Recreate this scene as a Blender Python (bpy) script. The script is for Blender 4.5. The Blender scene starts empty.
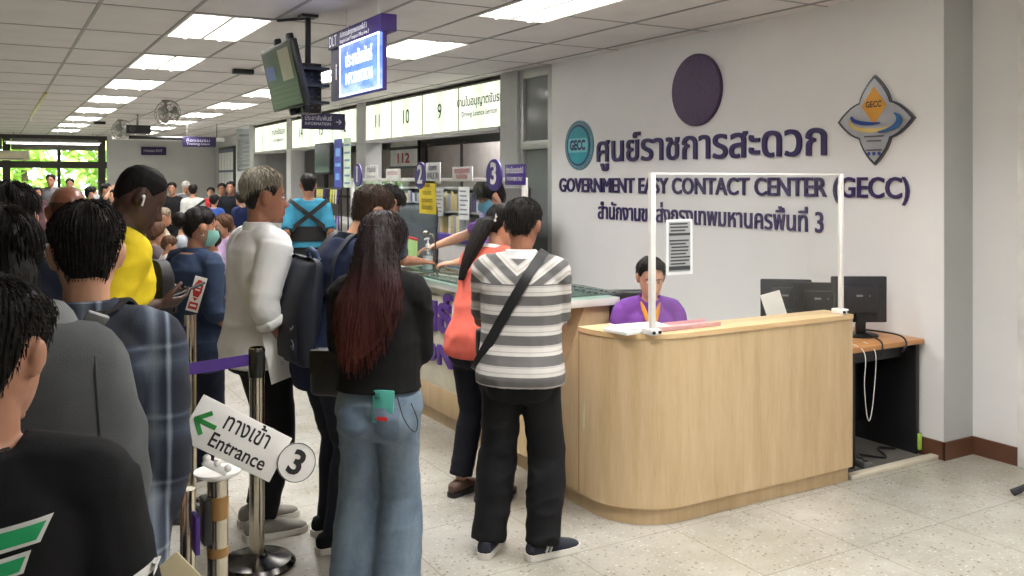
import bpy, bmesh, math, random
import numpy as np
from mathutils import Vector as V, Matrix, Euler
from mathutils import geometry as geo
from mathutils.bvhtree import BVHTree

random.seed(7)
SC = bpy.context.scene
COL = SC.collection
PI = math.pi
R_ = math.radians

# ------------------------------------------------------------------ camera
# eye 1.70 m above the floor, level, looking 30 degrees to the right of the hall's axis (+Y)
cam = bpy.data.cameras.new('camera')
cam.lens = 900.0 / 1024.0 * 36.0
cam.sensor_width = 36.0
cam.shift_y = -108.0 / 1024.0
cam.clip_start = 0.05
cam.clip_end = 200
camera = bpy.data.objects.new('camera', cam)
COL.objects.link(camera)
camera.location = (0, 0, 1.70)
camera.rotation_euler = (R_(90), 0, R_(-30))
SC.camera = camera

# ------------------------------------------------------------------ world, sun, exposure
world = bpy.data.worlds.new('sky')
SC.world = world
world.use_nodes = True
wn = world.node_tree.nodes['Background']
wn.inputs[0].default_value = (0.86, 0.95, 1.0, 1)
wn.inputs[1].default_value = 4.5
sun = bpy.data.lights.new('sun', 'SUN')
sun.energy = 9.0
sun.angle = R_(2)
sun.color = (1, .95, .82)
sun_o = bpy.data.objects.new('sun', sun)
COL.objects.link(sun_o)
sun_o.rotation_euler = (R_(38), 0, R_(20))      # high, from behind the building on to the trees
SC.view_settings.view_transform = 'Standard'
SC.view_settings.look = 'None'
SC.view_settings.gamma = 1.0
SC.view_settings.use_curve_mapping = False
SC.view_settings.exposure = 0.2
SC.cycles.use_denoising = True
SC.cycles.max_bounces = 8
SC.cycles.transparent_max_bounces = 16
LAMP_W = 28.0          # watts of each ceiling troffer

# ------------------------------------------------------------------ materials
def lin(c):
    return tuple(((x / 255.0) / 12.92 if x / 255.0 <= .04045 else ((x / 255.0 + .055) / 1.055) ** 2.4) for x in c) + (1.0,)

class NT:
    def __init__(s, name):
        s.m = bpy.data.materials.new(name)
        s.m.use_nodes = True
        s.t = s.m.node_tree
        s.b = s.t.nodes['Principled BSDF']
        s.out = s.t.nodes['Material Output']
    def n(s, typ, **kw):
        x = s.t.nodes.new(typ)
        for k, v in kw.items():
            setattr(x, k, v)
        return x
    def l(s, a, b):
        s.t.links.new(a, b)
    def coord(s, scale=(1, 1, 1), rot=(0, 0, 0), kind='Object'):
        tc = s.n('ShaderNodeTexCoord')
        mp = s.n('ShaderNodeMapping')
        mp.inputs['Scale'].default_value = scale
        mp.inputs['Rotation'].default_value = rot
        s.l(tc.outputs[kind], mp.inputs[0])
        return mp.outputs[0]
    def noise(s, co, scale, detail=3, rough=.5):
        x = s.n('ShaderNodeTexNoise')
        x.inputs['Scale'].default_value = scale
        x.inputs['Detail'].default_value = detail
        x.inputs['Roughness'].default_value = rough
        s.l(co, x.inputs['Vector'])
        return x.outputs[0]
    def ramp(s, fac, stops, interp='LINEAR'):
        x = s.n('ShaderNodeValToRGB')
        x.color_ramp.interpolation = interp
        e = x.color_ramp.elements
        while len(e) < len(stops):
            e.new(.5)
        for k, (p, c) in enumerate(stops):
            e[k].position = p
            e[k].color = c if len(c) == 4 else lin(c)
        s.l(fac, x.inputs[0])
        return x.outputs[0]
    def math(s, op, a, b=None, c=None):
        x = s.n('ShaderNodeMath', operation=op)
        for k, v in enumerate((a, b, c)):
            if v is None:
                continue
            if isinstance(v, (int, float)):
                x.inputs[k].default_value = v
            else:
                s.l(v, x.inputs[k])
        return x.outputs[0]
    def mix(s, fac, a, b):
        x = s.n('ShaderNodeMix', data_type='RGBA')
        for k, v in ((0, fac), (6, a), (7, b)):
            if isinstance(v, (int, float)):
                x.inputs[k].default_value = v
            elif isinstance(v, tuple):
                x.inputs[k].default_value = v
            else:
                s.l(v, x.inputs[k])
        return x.outputs[2]
    def bump(s, h, strength=.3, dist=.01):
        x = s.n('ShaderNodeBump')
        x.inputs['Strength'].default_value = strength
        x.inputs['Distance'].default_value = dist
        s.l(h, x.inputs['Height'])
        s.l(x.outputs[0], s.b.inputs['Normal'])
    def color(s, v):
        if isinstance(v, tuple):
            s.b.inputs['Base Color'].default_value = v
        else:
            s.l(v, s.b.inputs['Base Color'])

_MC = {}
def plain(name, rgb, rough=.5, metal=0.0, var=.06, vs=6.0, bump=0.0, bs=200.0, emit=0.0, spec=None, sheen=0.0):
    """a material of one colour with a faint mottle and an optional fine bump"""
    key = (name,)
    if key in _MC:
        return _MC[key]
    t = NT(name)
    c = lin(rgb)
    co = t.coord()
    if var:
        d = tuple(x * (1 - 2 * var) for x in c[:3]) + (1,)
        h = tuple(min(1, x * (1 + var)) for x in c[:3]) + (1,)
        t.color(t.ramp(t.noise(co, vs), [(.3, d), (.7, h)]))
    else:
        t.color(c)
    t.b.inputs['Roughness'].default_value = rough
    t.b.inputs['Metallic'].default_value = metal
    if spec is not None:
        t.b.inputs['Specular IOR Level'].default_value = spec
    if sheen:
        t.b.inputs['Sheen Weight'].default_value = sheen
    if bump:
        t.bump(t.noise(co, bs, 2), bump, .004)
    if emit:
        t.b.inputs['Emission Color'].default_value = c
        t.b.inputs['Emission Strength'].default_value = emit
    _MC[key] = t.m
    return t.m

def fabric(name, rgb, rough=.85, var=.10, bump=.25):
    return plain(name, rgb, rough, 0, var, 9.0, bump, 350.0, spec=.2)

def skin(name, rgb):
    if (name,) in _MC:
        return _MC[(name,)]
    t = NT(name)
    c = lin(rgb)
    co = t.coord()
    a = tuple(x * .86 for x in c[:3]) + (1,)
    b = (min(1, c[0] * 1.1), c[1] * 1.02, c[2] * .98, 1)
    t.color(t.ramp(t.noise(co, 14, 4), [(.3, a), (.7, b)]))
    t.b.inputs['Roughness'].default_value = .5
    t.b.inputs['Subsurface Weight'].default_value = .08
    t.b.inputs['Subsurface Radius'].default_value = (.01, .004, .002)
    t.bump(t.noise(co, 160, 3), .12, .003)
    _MC[(name,)] = t.m
    return t.m

def hair_mat(name, rgb, rgb2=None, rough=.55):
    if (name,) in _MC:
        return _MC[(name,)]
    t = NT(name)
    co = t.coord((60, 60, 9))
    c = lin(rgb)
    hi = lin(rgb2) if rgb2 else tuple(min(1, x * 2.0 + .004) for x in c[:3]) + (1,)
    n = t.noise(co, 2.2, 4, .6)
    t.color(t.ramp(n, [(.35, c), (.72, hi)]))
    t.b.inputs['Roughness'].default_value = rough
    t.b.inputs['Specular IOR Level'].default_value = .16
    t.bump(n, .3, .006)
    _MC[(name,)] = t.m
    return t.m

def wood(name, c0, c1, c2, axis='z', scale=1.0, rough=.38):
    t = NT(name)
    s = {'z': (9, 9, .9), 'x': (.9, 9, 9), 'y': (9, .9, 9)}[axis]
    co = t.coord(tuple(k * scale for k in s))
    n = t.noise(co, 1.6, 5, .6)
    n2 = t.noise(t.coord(tuple(k * scale * 7 for k in s)), 1.5, 3, .6)
    f = t.math('ADD', t.math('MULTIPLY', n, .72), t.math('MULTIPLY', n2, .28))
    t.color(t.ramp(f, [(.32, c0), (.5, c1), (.7, c2)]))
    t.b.inputs['Roughness'].default_value = rough
    t.bump(n2, .05, .002)
    return t.m

def glassy(name, tint=(1, 1, 1), clear=.88, rough=.03):
    """thin clear sheet: mostly lets light straight through, with a soft mirror on top"""
    t = NT(name)
    tr = t.n('ShaderNodeBsdfTransparent')
    tr.inputs[0].default_value = tint + (1,)
    gl = t.n('ShaderNodeBsdfGlossy')
    gl.inputs['Roughness'].default_value = rough
    lw = t.n('ShaderNodeLayerWeight')
    f = t.math('ADD', t.math('MULTIPLY', t.math('POWER', lw.outputs['Facing'], 4.0), .55), 1 - clear)
    mx = t.n('ShaderNodeMixShader')
    t.l(f, mx.inputs[0]); t.l(tr.outputs[0], mx.inputs[1]); t.l(gl.outputs[0], mx.inputs[2])
    t.l(mx.outputs[0], t.out.inputs[0])
    return t.m

# ------------------------------------------------------------------ mesh building
class MB:
    def __init__(s):
        s.bm = bmesh.new()
    def box(s, c, size, rot=None, bevel=0.0, seg=2):
        r = bmesh.ops.create_cube(s.bm, size=1.0)
        vs = r['verts']
        M = Matrix.Translation(V(c)) @ (rot.to_4x4() if rot is not None else Matrix.Identity(4)) @ Matrix.Diagonal(V(size).to_4d())
        for v in vs:
            v.co = M @ v.co
        if bevel:
            es = list({e for v in vs for e in v.link_edges})
            bmesh.ops.bevel(s.bm, geom=es, offset=bevel, segments=seg, affect='EDGES', profile=.5)
        return s
    def b2(s, x0, x1, y0, y1, z0, z1, bevel=0.0):
        return s.box(((x0 + x1) / 2, (y0 + y1) / 2, (z0 + z1) / 2), (abs(x1 - x0), abs(y1 - y0), abs(z1 - z0)), None, bevel)
    def rings(s, rings, cap=True, closed=False):
        vr = [[s.bm.verts.new(p) for p in r] for r in rings]
        n = len(vr[0])
        pairs = list(zip(vr, vr[1:]))
        if closed:
            pairs.append((vr[-1], vr[0]))
        for a, b in pairs:
            for i in range(n):
                s.bm.faces.new((a[i], a[(i + 1) % n], b[(i + 1) % n], b[i]))
        if cap and not closed:
            s.bm.faces.new(vr[0][::-1])
            s.bm.faces.new(vr[-1])
        return s
    def lathe(s, prof, c=(0, 0, 0), n=24, axis=None):
        c = V(c)
        q = V((0, 0, 1)).rotation_difference(V(axis)) if axis is not None else None
        rs = []
        for r, z in prof:
            ring = []
            for i in range(n):
                a = 2 * PI * i / n
                p = V((max(r, 1e-4) * math.cos(a), max(r, 1e-4) * math.sin(a), z))
                ring.append(c + (q @ p if q else p))
            rs.append(ring)
        return s.rings(rs)
    def tube(s, pts, r, n=8, closed=False):
        pts = [V(p) for p in pts]
        rs = []
        m = len(pts)
        up = None
        for i, p in enumerate(pts):
            if closed:
                d = (pts[(i + 1) % m] - pts[i - 1]).normalized()
            else:
                d = (pts[min(i + 1, m - 1)] - pts[max(i - 1, 0)]).normalized()
            if up is None:
                up = d.orthogonal().normalized()
            up = (up - d * up.dot(d)).normalized()
            w = d.cross(up)
            rr = r[i] if isinstance(r, (list, tuple)) else r
            rs.append([p + (up * math.cos(2 * PI * k / n) + w * math.sin(2 * PI * k / n)) * rr for k in range(n)])
        return s.rings(rs, closed=closed)
    def prism(s, poly, o, ax, ay, depth):
        """polygon in the plane (o, ax, ay), pushed along ax x ay by depth"""
        o, ax, ay = V(o), V(ax), V(ay)
        nn = ax.cross(ay).normalized() * depth
        a = [s.bm.verts.new(o + ax * x + ay * y) for x, y in poly]
        b = [s.bm.verts.new(o + ax * x + ay * y + nn) for x, y in poly]
        s.bm.faces.new(a[::-1])
        s.bm.faces.new(b)
        m = len(a)
        for i in range(m):
            s.bm.faces.new((a[i], a[(i + 1) % m], b[(i + 1) % m], b[i]))
        return s
    def ball(s, c, r, seg=16, sc=(1, 1, 1), rot=None):
        q = bmesh.ops.create_uvsphere(s.bm, u_segments=seg, v_segments=max(6, seg // 2), radius=1.0)
        M = Matrix.Translation(V(c)) @ (rot.to_4x4() if rot is not None else Matrix.Identity(4)) @ Matrix.Diagonal(V((r * sc[0], r * sc[1], r * sc[2], 1)))
        for v in q['verts']:
            v.co = M @ v.co
        return s

def obj(name, mb, mat, parent=None, smooth=35):
    bm = mb.bm if isinstance(mb, MB) else mb
    if isinstance(bm, bmesh.types.BMesh):
        bmesh.ops.recalc_face_normals(bm, faces=bm.faces)
        me = bpy.data.meshes.new(name)
        bm.to_mesh(me)
        bm.free()
    else:
        me = bm
        me.name = name
    if mat is not None:
        for m in (mat if isinstance(mat, (list, tuple)) else [mat]):
            me.materials.append(m)
    if smooth and len(me.polygons):
        me.polygons.foreach_set('use_smooth', [True] * len(me.polygons))
        me.set_sharp_from_angle(angle=R_(smooth))
    o = bpy.data.objects.new(name, me)
    COL.objects.link(o)
    if parent is not None:
        o.parent = parent
    return o

def tag(o, label, cat, group=None, kind=None):
    o['label'] = label
    o['category'] = cat
    if group:
        o['group'] = group
    if kind:
        o['kind'] = kind
    return o

def thing(name, label, cat, loc=(0, 0, 0), rz=0.0, group=None):
    o = bpy.data.objects.new(name, None)
    o.empty_display_size = .1
    COL.objects.link(o)
    o.location = loc
    o.rotation_euler = (0, 0, rz)
    return tag(o, label, cat, group)

def struct(name, mb, mat, label=None, cat=None, smooth=35):
    o = obj(name, mb, mat, None, smooth)
    o['kind'] = 'structure'
    if label:
        o['label'] = label
    o['category'] = cat or name.split('_')[0]
    return o

def dup(root, loc, rz=None, label=None, group=None):
    r = root.copy(); COL.objects.link(r); r.location = loc
    if rz is not None:
        r.rotation_euler = (0, 0, rz)
    if label:
        r['label'] = label
    if group:
        r['group'] = group
    for ch in list(root.children):
        c = ch.copy(); COL.objects.link(c); c.parent = r
        for g in list(ch.children):
            d = g.copy(); COL.objects.link(d); d.parent = c
    return r

# ------------------------------------------------------------------ lettering
def _loops(me):
    nb = {}
    for e in me.edges:
        a, b = e.vertices
        nb.setdefault(a, []).append(b)
        nb.setdefault(b, []).append(a)
    seen, out = set(), []
    for e in me.edges:
        a, b = e.vertices
        if a in seen:
            continue
        lp, prev, cur = [a], a, b
        seen.add(a)
        while cur != a and cur not in seen:
            lp.append(cur); seen.add(cur)
            nx = [k for k in nb[cur] if k != prev]
            if not nx:
                break
            prev, cur = cur, nx[0]
        if len(lp) > 2:
            out.append(np.array([me.vertices[k].co[:2] for k in lp]))
    return out

def _wind(pts, loops):
    w = np.zeros(len(pts), int)
    for L in loops:
        a, b = L, np.roll(L, -1, 0)
        for (x0, y0), (x1, y1) in zip(a, b):
            if y0 == y1:
                continue
            side = (x1 - x0) * (pts[:, 1] - y0) - (pts[:, 0] - x0) * (y1 - y0)
            if y0 < y1:
                w += ((y0 <= pts[:, 1]) & (pts[:, 1] < y1) & (side > 0))
            else:
                w -= ((y1 <= pts[:, 1]) & (pts[:, 1] < y0) & (side < 0))
    return w

_TC = {}
def text_tris(s, bold=0.0, res=3):
    key = (s, bold, res)
    if key in _TC:
        return _TC[key]
    c = bpy.data.curves.new('tmp', 'FONT')
    c.body = s
    c.size = 1
    c.resolution_u = res
    c.fill_mode = 'NONE'
    o = bpy.data.objects.new('tmp', c)
    COL.objects.link(o)
    dg = bpy.context.evaluated_depsgraph_get()
    me = bpy.data.meshes.new_from_object(o.evaluated_get(dg))
    loops = _loops(me)
    bpy.data.objects.remove(o); bpy.data.curves.remove(c); bpy.data.meshes.remove(me)
    out = []
    # handle the glyph contours in clusters whose boxes touch (one letter with its marks)
    boxes = [(L[:, 0].min(), L[:, 0].max()) for L in loops]
    order = sorted(range(len(loops)), key=lambda k: boxes[k][0])
    clusters, hi = [], -1e9
    for k in order:
        if boxes[k][0] > hi + 1e-6:
            clusters.append([])
            hi = -1e9
        clusters[-1].append(loops[k])
        hi = max(hi, boxes[k][1])
    area_of = lambda L: 0.5 * float(np.sum(L[:, 0] * np.roll(L[:, 1], -1) - np.roll(L[:, 0], -1) * L[:, 1]))
    V_, T_, off = [], [], 0
    for cl in clusters:
        fat = []
        sgn = 1 if max((area_of(L) for L in cl), key=abs) > 0 else -1
        for L in cl:
            if sgn < 0:
                L = L[::-1]
            keep = [k for k in range(len(L)) if np.hypot(*(L[k] - L[k - 1])) > 1e-4]
            L = L[keep]
            if len(L) < 3:
                continue
            if bold:
                e = np.roll(L, -1, 0) - L
                e /= np.maximum(np.linalg.norm(e, axis=1, keepdims=True), 1e-9)
                nrm = np.stack([e[:, 1], -e[:, 0]], 1)
                m = nrm + np.roll(nrm, 1, 0)
                m /= np.maximum(np.linalg.norm(m, axis=1, keepdims=True), 1e-9)
                cs = np.maximum((m * nrm).sum(1, keepdims=True), .6)
                L = L + m / cs * bold
            fat.append(L)
        if not fat:
            continue
        vs, es = [], []
        for L in fat:
            n0 = len(vs)
            vs += [V((float(x), float(y))) for x, y in L]
            es += [(n0 + k, n0 + (k + 1) % len(L)) for k in range(len(L))]
        r = geo.delaunay_2d_cdt(vs, es, [], 0, 1e-5)
        ov = np.array([p[:] for p in r[0]])
        tri = np.array([f for f in r[2] if len(f) == 3])
        if not len(tri):
            continue
        cen = ov[tri].mean(1)
        ok = _wind(cen, fat) > 0
        tri = tri[ok]
        V_.append(ov); T_.append(tri + off); off += len(ov)
    res_ = (np.concatenate(V_), np.concatenate(T_)) if V_ else (np.zeros((0, 2)), np.zeros((0, 3), int))
    _TC[key] = res_
    return res_

def add_text(mb, s, o, ax, ay, width=None, height=None, em=None, bold=0.0, depth=.002, align='L', res=3):
    """text on the plane (o, ax, ay); width fits the whole line, else em is the letter size; depth stands it off the plane"""
    vs, ts = text_tris(s, bold, res)
    if not len(ts):
        return mb
    x0, x1 = vs[:, 0].min(), vs[:, 0].max()
    sx = width / (x1 - x0) if width else em
    sy = height if height else (em if em else sx)
    o, ax, ay = V(o), V(ax).normalized(), V(ay).normalized()
    nn = ax.cross(ay)
    shift = {'L': x0, 'C': (x0 + x1) / 2, 'R': x1}[align]
    P = [o + ax * float((x - shift) * sx) + ay * float(y * sy) for x, y in vs]
    bm = mb.bm
    top = [bm.verts.new(p + nn * depth) for p in P]
    edge = {}
    for t in ts:
        t = [int(k) for k in t]
        try:
            bm.faces.new([top[k] for k in t])
        except ValueError:
            continue
        for a, b in ((t[0], t[1]), (t[1], t[2]), (t[2], t[0])):
            edge[(a, b)] = edge.get((a, b), 0) + 1
    if depth > .004:
        bot = [None] * len(P)
        for (a, b) in edge:
            if (b, a) not in edge:
                for k in (a, b):
                    if bot[k] is None:
                        bot[k] = bm.verts.new(P[k])
                bm.faces.new((top[b], top[a], bot[a], bot[b]))
    bmesh.ops.delete(bm, geom=[v for v in bm.verts if not v.link_faces], context='VERTS')
    return mb
# ------------------------------------------------------------------ shared materials
def ceiling_mat():
    t = NT('ceiling_board')
    co = t.coord()
    t.color(t.ramp(t.noise(co, 3.0, 4), [(.3, (212, 208, 205)), (.7, (221, 217, 214))]))
    t.b.inputs['Roughness'].default_value = .9
    t.bump(t.noise(co, 220, 2), .25, .004)
    return t.m

def wall_mat(name, a, b):
    t = NT(name)
    co = t.coord()
    t.color(t.ramp(t.noise(co, 1.2, 5, .6), [(.3, a), (.7, b)]))
    t.b.inputs['Roughness'].default_value = .55
    t.bump(t.noise(co, 45, 4), .08, .004)
    return t.m

def terrazzo():
    t = NT('terrazzo')
    co = t.coord()
    base = t.ramp(t.noise(co, 2.0, 5, .65), [(.3, (166, 163, 156)), (.7, (192, 189, 182))])
    v = t.n('ShaderNodeTexVoronoi'); v.inputs['Scale'].default_value = 55
    t.l(co, v.inputs['Vector'])
    w = t.n('ShaderNodeTexWhiteNoise', noise_dimensions='3D'); t.l(v.outputs['Position'], w.inputs[0])
    chip = t.ramp(w.outputs[0], [(0, (92, 84, 72)), (.06, (132, 120, 102)), (.12, (168, 160, 148)), (.2, (190, 187, 179)), (.75, (196, 193, 186)), (.9, (216, 214, 208))], 'CONSTANT')
    size = t.math('LESS_THAN', v.outputs['Distance'], .34)
    c = t.mix(t.math('MULTIPLY', size, .62), base, chip)
    v2 = t.n('ShaderNodeTexVoronoi'); v2.inputs['Scale'].default_value = 21
    t.l(co, v2.inputs['Vector'])
    w2 = t.n('ShaderNodeTexWhiteNoise', noise_dimensions='3D'); t.l(v2.outputs['Position'], w2.inputs[0])
    big = t.math('MULTIPLY', t.math('LESS_THAN', v2.outputs['Distance'], .2), t.math('LESS_THAN', w2.outputs[0], .3))
    c = t.mix(t.math('MULTIPLY', big, .45), c, lin((128, 118, 100)))
    # joints of the 60 cm tiles
    sx = t.n('ShaderNodeSeparateXYZ'); t.l(co, sx.inputs[0])
    def joint(o, off):
        f = t.math('FRACT', t.math('MULTIPLY', t.math('ADD', o, off), 1 / .6))
        return t.math('LESS_THAN', f, .010)
    j = t.math('MAXIMUM', joint(sx.outputs[0], 60.13), joint(sx.outputs[1], 60.2))
    c = t.mix(t.math('MULTIPLY', j, .5), c, lin((120, 114, 104)))
    grime = t.ramp(t.noise(co, .8, 4, .7), [(.35, (226, 222, 214)), (.7, (255, 255, 255))])
    mx = t.n('ShaderNodeMix', data_type='RGBA', blend_type='MULTIPLY'); mx.inputs[0].default_value = 1
    t.l(c, mx.inputs[6]); t.l(grime, mx.inputs[7])
    t.color(mx.outputs[2])
    t.l(t.ramp(t.noise(co, 2.4, 4), [(.3, (112, 112, 112)), (.7, (140, 140, 140))]), t.b.inputs['Roughness'])
    return t.m

CEIL = ceiling_mat()
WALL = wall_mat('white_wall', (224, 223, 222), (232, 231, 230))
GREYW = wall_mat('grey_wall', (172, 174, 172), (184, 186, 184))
FARW = wall_mat('far_wall', (196, 197, 196), (208, 208, 206))
FLOOR = terrazzo()
GRID = plain('ceiling_grid_metal', (150, 147, 144), .5)
ALU = plain('aluminium', (188, 188, 185), .4, .5, .04)
DARKFR = plain('dark_frame', (52, 48, 42), .5)
BROWN = plain('brown_skirting', (96, 62, 44), .5, bump=.1, bs=40)
GLASS = glassy('window_glass', (.93, .97, .96), .97)
ACRYL = glassy('clear_acrylic', (.975, .985, .98), .97, .02)
TINT = plain('smoky_glass', (122, 126, 126), .12, var=.03)
COUNTERGLASS = glassy('counter_glass', (.55, .68, .64), .84, .03)
WHITEP = plain('white_plastic', (232, 230, 226), .4)
BLACKP = plain('black_plastic', (22, 22, 24), .38)
DARKP = plain('dark_grey_plastic', (46, 46, 50), .45)
PURPLE = plain('sign_purple', (70, 52, 128), .4)
DPURP = plain('letter_purple', (54, 42, 92), .35)
NAVYP = plain('dark_violet', (46, 36, 80), .45)
STEEL = plain('brushed_steel', (196, 188, 172), .18, 1.0, .05, 30)
DARKSTEEL = plain('dark_steel', (90, 88, 86), .22, 1.0, .05, 30)
PAPER = plain('white_paper', (234, 234, 230), .7)
PAPERG = plain('grey_print', (120, 122, 124), .7)
INK = plain('black_ink', (24, 24, 26), .6)
RED = plain('sign_red', (190, 36, 40), .5)
GREEN = plain('sign_green', (24, 128, 48), .5)
YELLOW = plain('yellow_paper', (238, 214, 62), .7)
WOODF = wood('maple_laminate', (186, 158, 118), (199, 173, 134), (210, 187, 150), 'z')
WOODT = wood('maple_top', (204, 170, 122), (216, 184, 138), (226, 198, 156), 'x')
WOODB = wood('beech_top', (176, 122, 72), (192, 138, 86), (204, 152, 100), 'x')

# ------------------------------------------------------------------ the room
XW = 5.0                                     # plane of the lettered wall and the sign boxes
H = 2.9
struct('floor', MB().b2(-6, 9, -3.2, 28, -.1, 0), FLOOR, 'pale speckled terrazzo floor with thin tile joints', 'floor')
struct('ceiling', MB().b2(-6, 9, -3.2, 28, H, H + .1), CEIL, 'grey suspended board ceiling', 'ceiling')
g = MB()
x = -5.97
while x < 5.0:
    g.b2(x - .012, x + .012, -3.1, 27, H - .006, H + .004); x += .6
y = -2.9
while y < 27:
    g.b2(-6, 5.0, y - .009, y + .009, H - .004, H + .004); y += 1.2
struct('trim_1', g, GRID, 'metal grid bars between the ceiling boards', 'ceiling grid')
struct('wall_right', MB().b2(XW, XW + .28, 3.42, 7.84, 0, H), WALL, 'white wall carrying the purple lettering', 'wall')
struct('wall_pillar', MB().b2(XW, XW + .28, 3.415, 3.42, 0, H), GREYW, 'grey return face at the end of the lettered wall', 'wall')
struct('wall_near', MB().b2(XW + .28, XW + .45, 3.13, 3.42, 0, H).b2(XW + .28, XW + .45, -3.2, 2.115, 0, H).b2(XW + .28, XW + .45, 2.115, 3.13, 2.865, H), WALL, 'white wall stub beside the door at the right edge', 'wall')
struct('wall_left', MB().b2(-6.1, -6, -3.2, 28, 0, H), WALL)
struct('wall_back', MB().b2(-6, XW + .4, -3.3, -3.2, 0, H), WALL)
# brown skirting along the pillar foot
b = MB()
b.b2(XW - .012, XW, 3.405, 3.62, 0, .11)
b.b2(XW - .012, XW + .28, 3.403, 3.415, 0, .11)
b.b2(XW + .268, XW + .28, 3.13, 3.403, 0, .11)
b.b2(XW + .268, XW + .28, -3.2, 2.11, 0, .11)
struct('baseboard_right', b, BROWN, 'brown skirting board around the pillar foot', 'skirting')
# door at the right edge
d = MB()
d.b2(XW + .265, XW + .33, 3.05, 3.125, 0, 2.86, .004).b2(XW + .265, XW + .33, 2.12, 2.19, 0, 2.86, .004).b2(XW + .265, XW + .33, 2.12, 3.125, 2.80, 2.86, .004)
dr = struct('door_1', d, WHITEP, 'white door frame at the right edge of the white wall', 'door')
obj('door_leaf', MB().b2(XW + .285, XW + .32, 2.19, 3.05, .01, 2.79, .004), WHITEP, dr)
for z in (.35, 1.1, 1.85):
    obj('hinge', MB().lathe([(.012, -.05), (.012, .05)], (XW + .268, 3.055, z), 10), DARKSTEEL, dr)
obj('door_handle', MB().tube([(XW + .29, 2.3, 1.0), (XW + .23, 2.3, 1.0), (XW + .23, 2.42, 1.0)], .01), DARKSTEEL, dr)

# glazed bay left of the lettering, then the column
w = MB()
for y0, y1, z0, z1 in ((7.84, 7.92, 0, H), (8.42, 8.50, 0, H), (7.92, 8.42, 2.03, 2.12), (7.92, 8.42, 2.8, H), (7.92, 8.42, 0, .1)):
    w.b2(XW + .0, XW + .08, y0, y1, z0, z1, .004)
wi = struct('window_1', w, ALU, 'tall aluminium window bay between the lettered wall and the column', 'window')
obj('pane', MB().b2(XW + .035, XW + .045, 7.92, 8.42, 2.12, 2.8), TINT, wi)
obj('pane', MB().b2(XW + .035, XW + .045, 7.92, 8.42, .1, 2.03), TINT, wi)
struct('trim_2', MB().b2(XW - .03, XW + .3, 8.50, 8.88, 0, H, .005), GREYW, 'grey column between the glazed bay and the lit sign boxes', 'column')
struct('trim_3', MB().b2(XW - .02, XW + .25, 13.15, 13.55, 0, H, .005).b2(XW - .02, XW + .25, 17.14, 17.45, 0, H, .005).b2(XW - .02, XW + .25, 19.98, 20.3, 0, H, .005), FARW, 'pale columns between the service windows', 'column')
# wall over and under the service windows
struct('wall_soffit', MB().b2(XW + .22, XW + .3, 8.88, 20, 2.3, H).b2(XW - .06, XW + .26, 8.88, 20, 2.27, 2.3), FARW, 'soffit strip carrying the lit sign boxes', 'wall')
struct('wall_service', MB().b2(XW + .1, XW + .25, 8.88, 20, 0, 1.0).b2(XW - .15, XW + .5, 8.88, 20, 1.0, 1.04), WALL, 'long service counter under the lit sign boxes', 'wall')
# back office behind the service windows
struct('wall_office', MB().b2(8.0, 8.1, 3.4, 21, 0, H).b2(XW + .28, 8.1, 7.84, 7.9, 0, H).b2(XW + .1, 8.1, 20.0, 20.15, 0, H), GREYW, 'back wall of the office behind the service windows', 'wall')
pn = MB()
for k in range(8):
    y0 = 9.0 + k * 1.35
    pn.b2(6.6, 6.64, y0 + .03, y0 + 1.32, .1, 2.28, .004)
struct('wall_partition', pn, plain('partition_grey', (170, 162, 156), .7), 'row of grey partition panels in the back office', 'partition')
pf = MB()
for k in range(9):
    pf.b2(6.58, 6.66, 9.0 + k * 1.35 - .03, 9.0 + k * 1.35 + .03, 0, 2.32)
pf.b2(6.58, 6.66, 9, 20, 1.32, 1.37)
struct('trim_4', pf, plain('partition_frame', (66, 60, 56), .5), 'dark frame strips of the office partition', 'partition frame')

# far end of the hall
struct('wall_far', MB().b2(2.73, 5.7, 27.0, 27.15, 0, H).b2(-6, 2.73, 27.0, 27.15, 0, .9), FARW, 'pale end wall of the hall', 'wall')
struct('wall_jog', MB().b2(5.6, 5.75, 21.6, 27.0, 0, H).b2(XW, 5.75, 21.6, 21.75, 0, H).b2(XW, XW + .15, 20.3, 21.6, 0, 1.9), FARW, 'pale wall piece beside the notice board', 'wall')
lv = MB()
lv.b2(XW - .02, XW + .1, 20.3, 20.38, 1.9, H).b2(XW - .02, XW + .1, 21.52, 21.6, 1.9, H)
for k in range(9):
    lv.box((XW + .04, 20.95, 1.95 + k * .1), (.07, 1.16, .012), Euler((0, R_(35), 0)).to_matrix())
struct('window_2', lv, ALU, 'louvred window high beside the far sign boxes', 'window')
# windows to the street at the left end
wf = MB()
for xx in (-5.9, -3.8, -1.65, .32, 2.6):
    wf.b2(xx - .09, xx + .09, 27.0, 27.12, .9, H)
for xx in (-4.8, -2.7, -.65, 1.55):
    wf.b2(xx - .04, xx + .04, 27.02, 27.1, .9, H)
wf.b2(-6, 2.73, 26.98, 27.14, 2.02, 2.2).b2(-6, 2.73, 26.98, 27.14, 2.78, H).b2(-6, 2.73, 26.98, 27.14, .85, .95)
wf = struct('window_3', wf, DARKFR, 'dark framed windows to the garden at the far left end', 'window')
obj('pane', MB().b2(-6, 2.73, 27.05, 27.06, .95, H), GLASS, wf)
obj('blind', MB().b2(-5.8, .22, 26.93, 26.96, 2.5, 2.8).b2(.42, 2.5, 26.93, 26.96, 2.5, 2.8), plain('roller_blind', (120, 118, 108), .8), wf)
ext = struct('ground_outside', MB().b2(-20, 12, 27.2, 60, -.12, -.02), plain('grass_green', (120, 150, 70), .9), 'grass beyond the far windows', 'ground')

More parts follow.
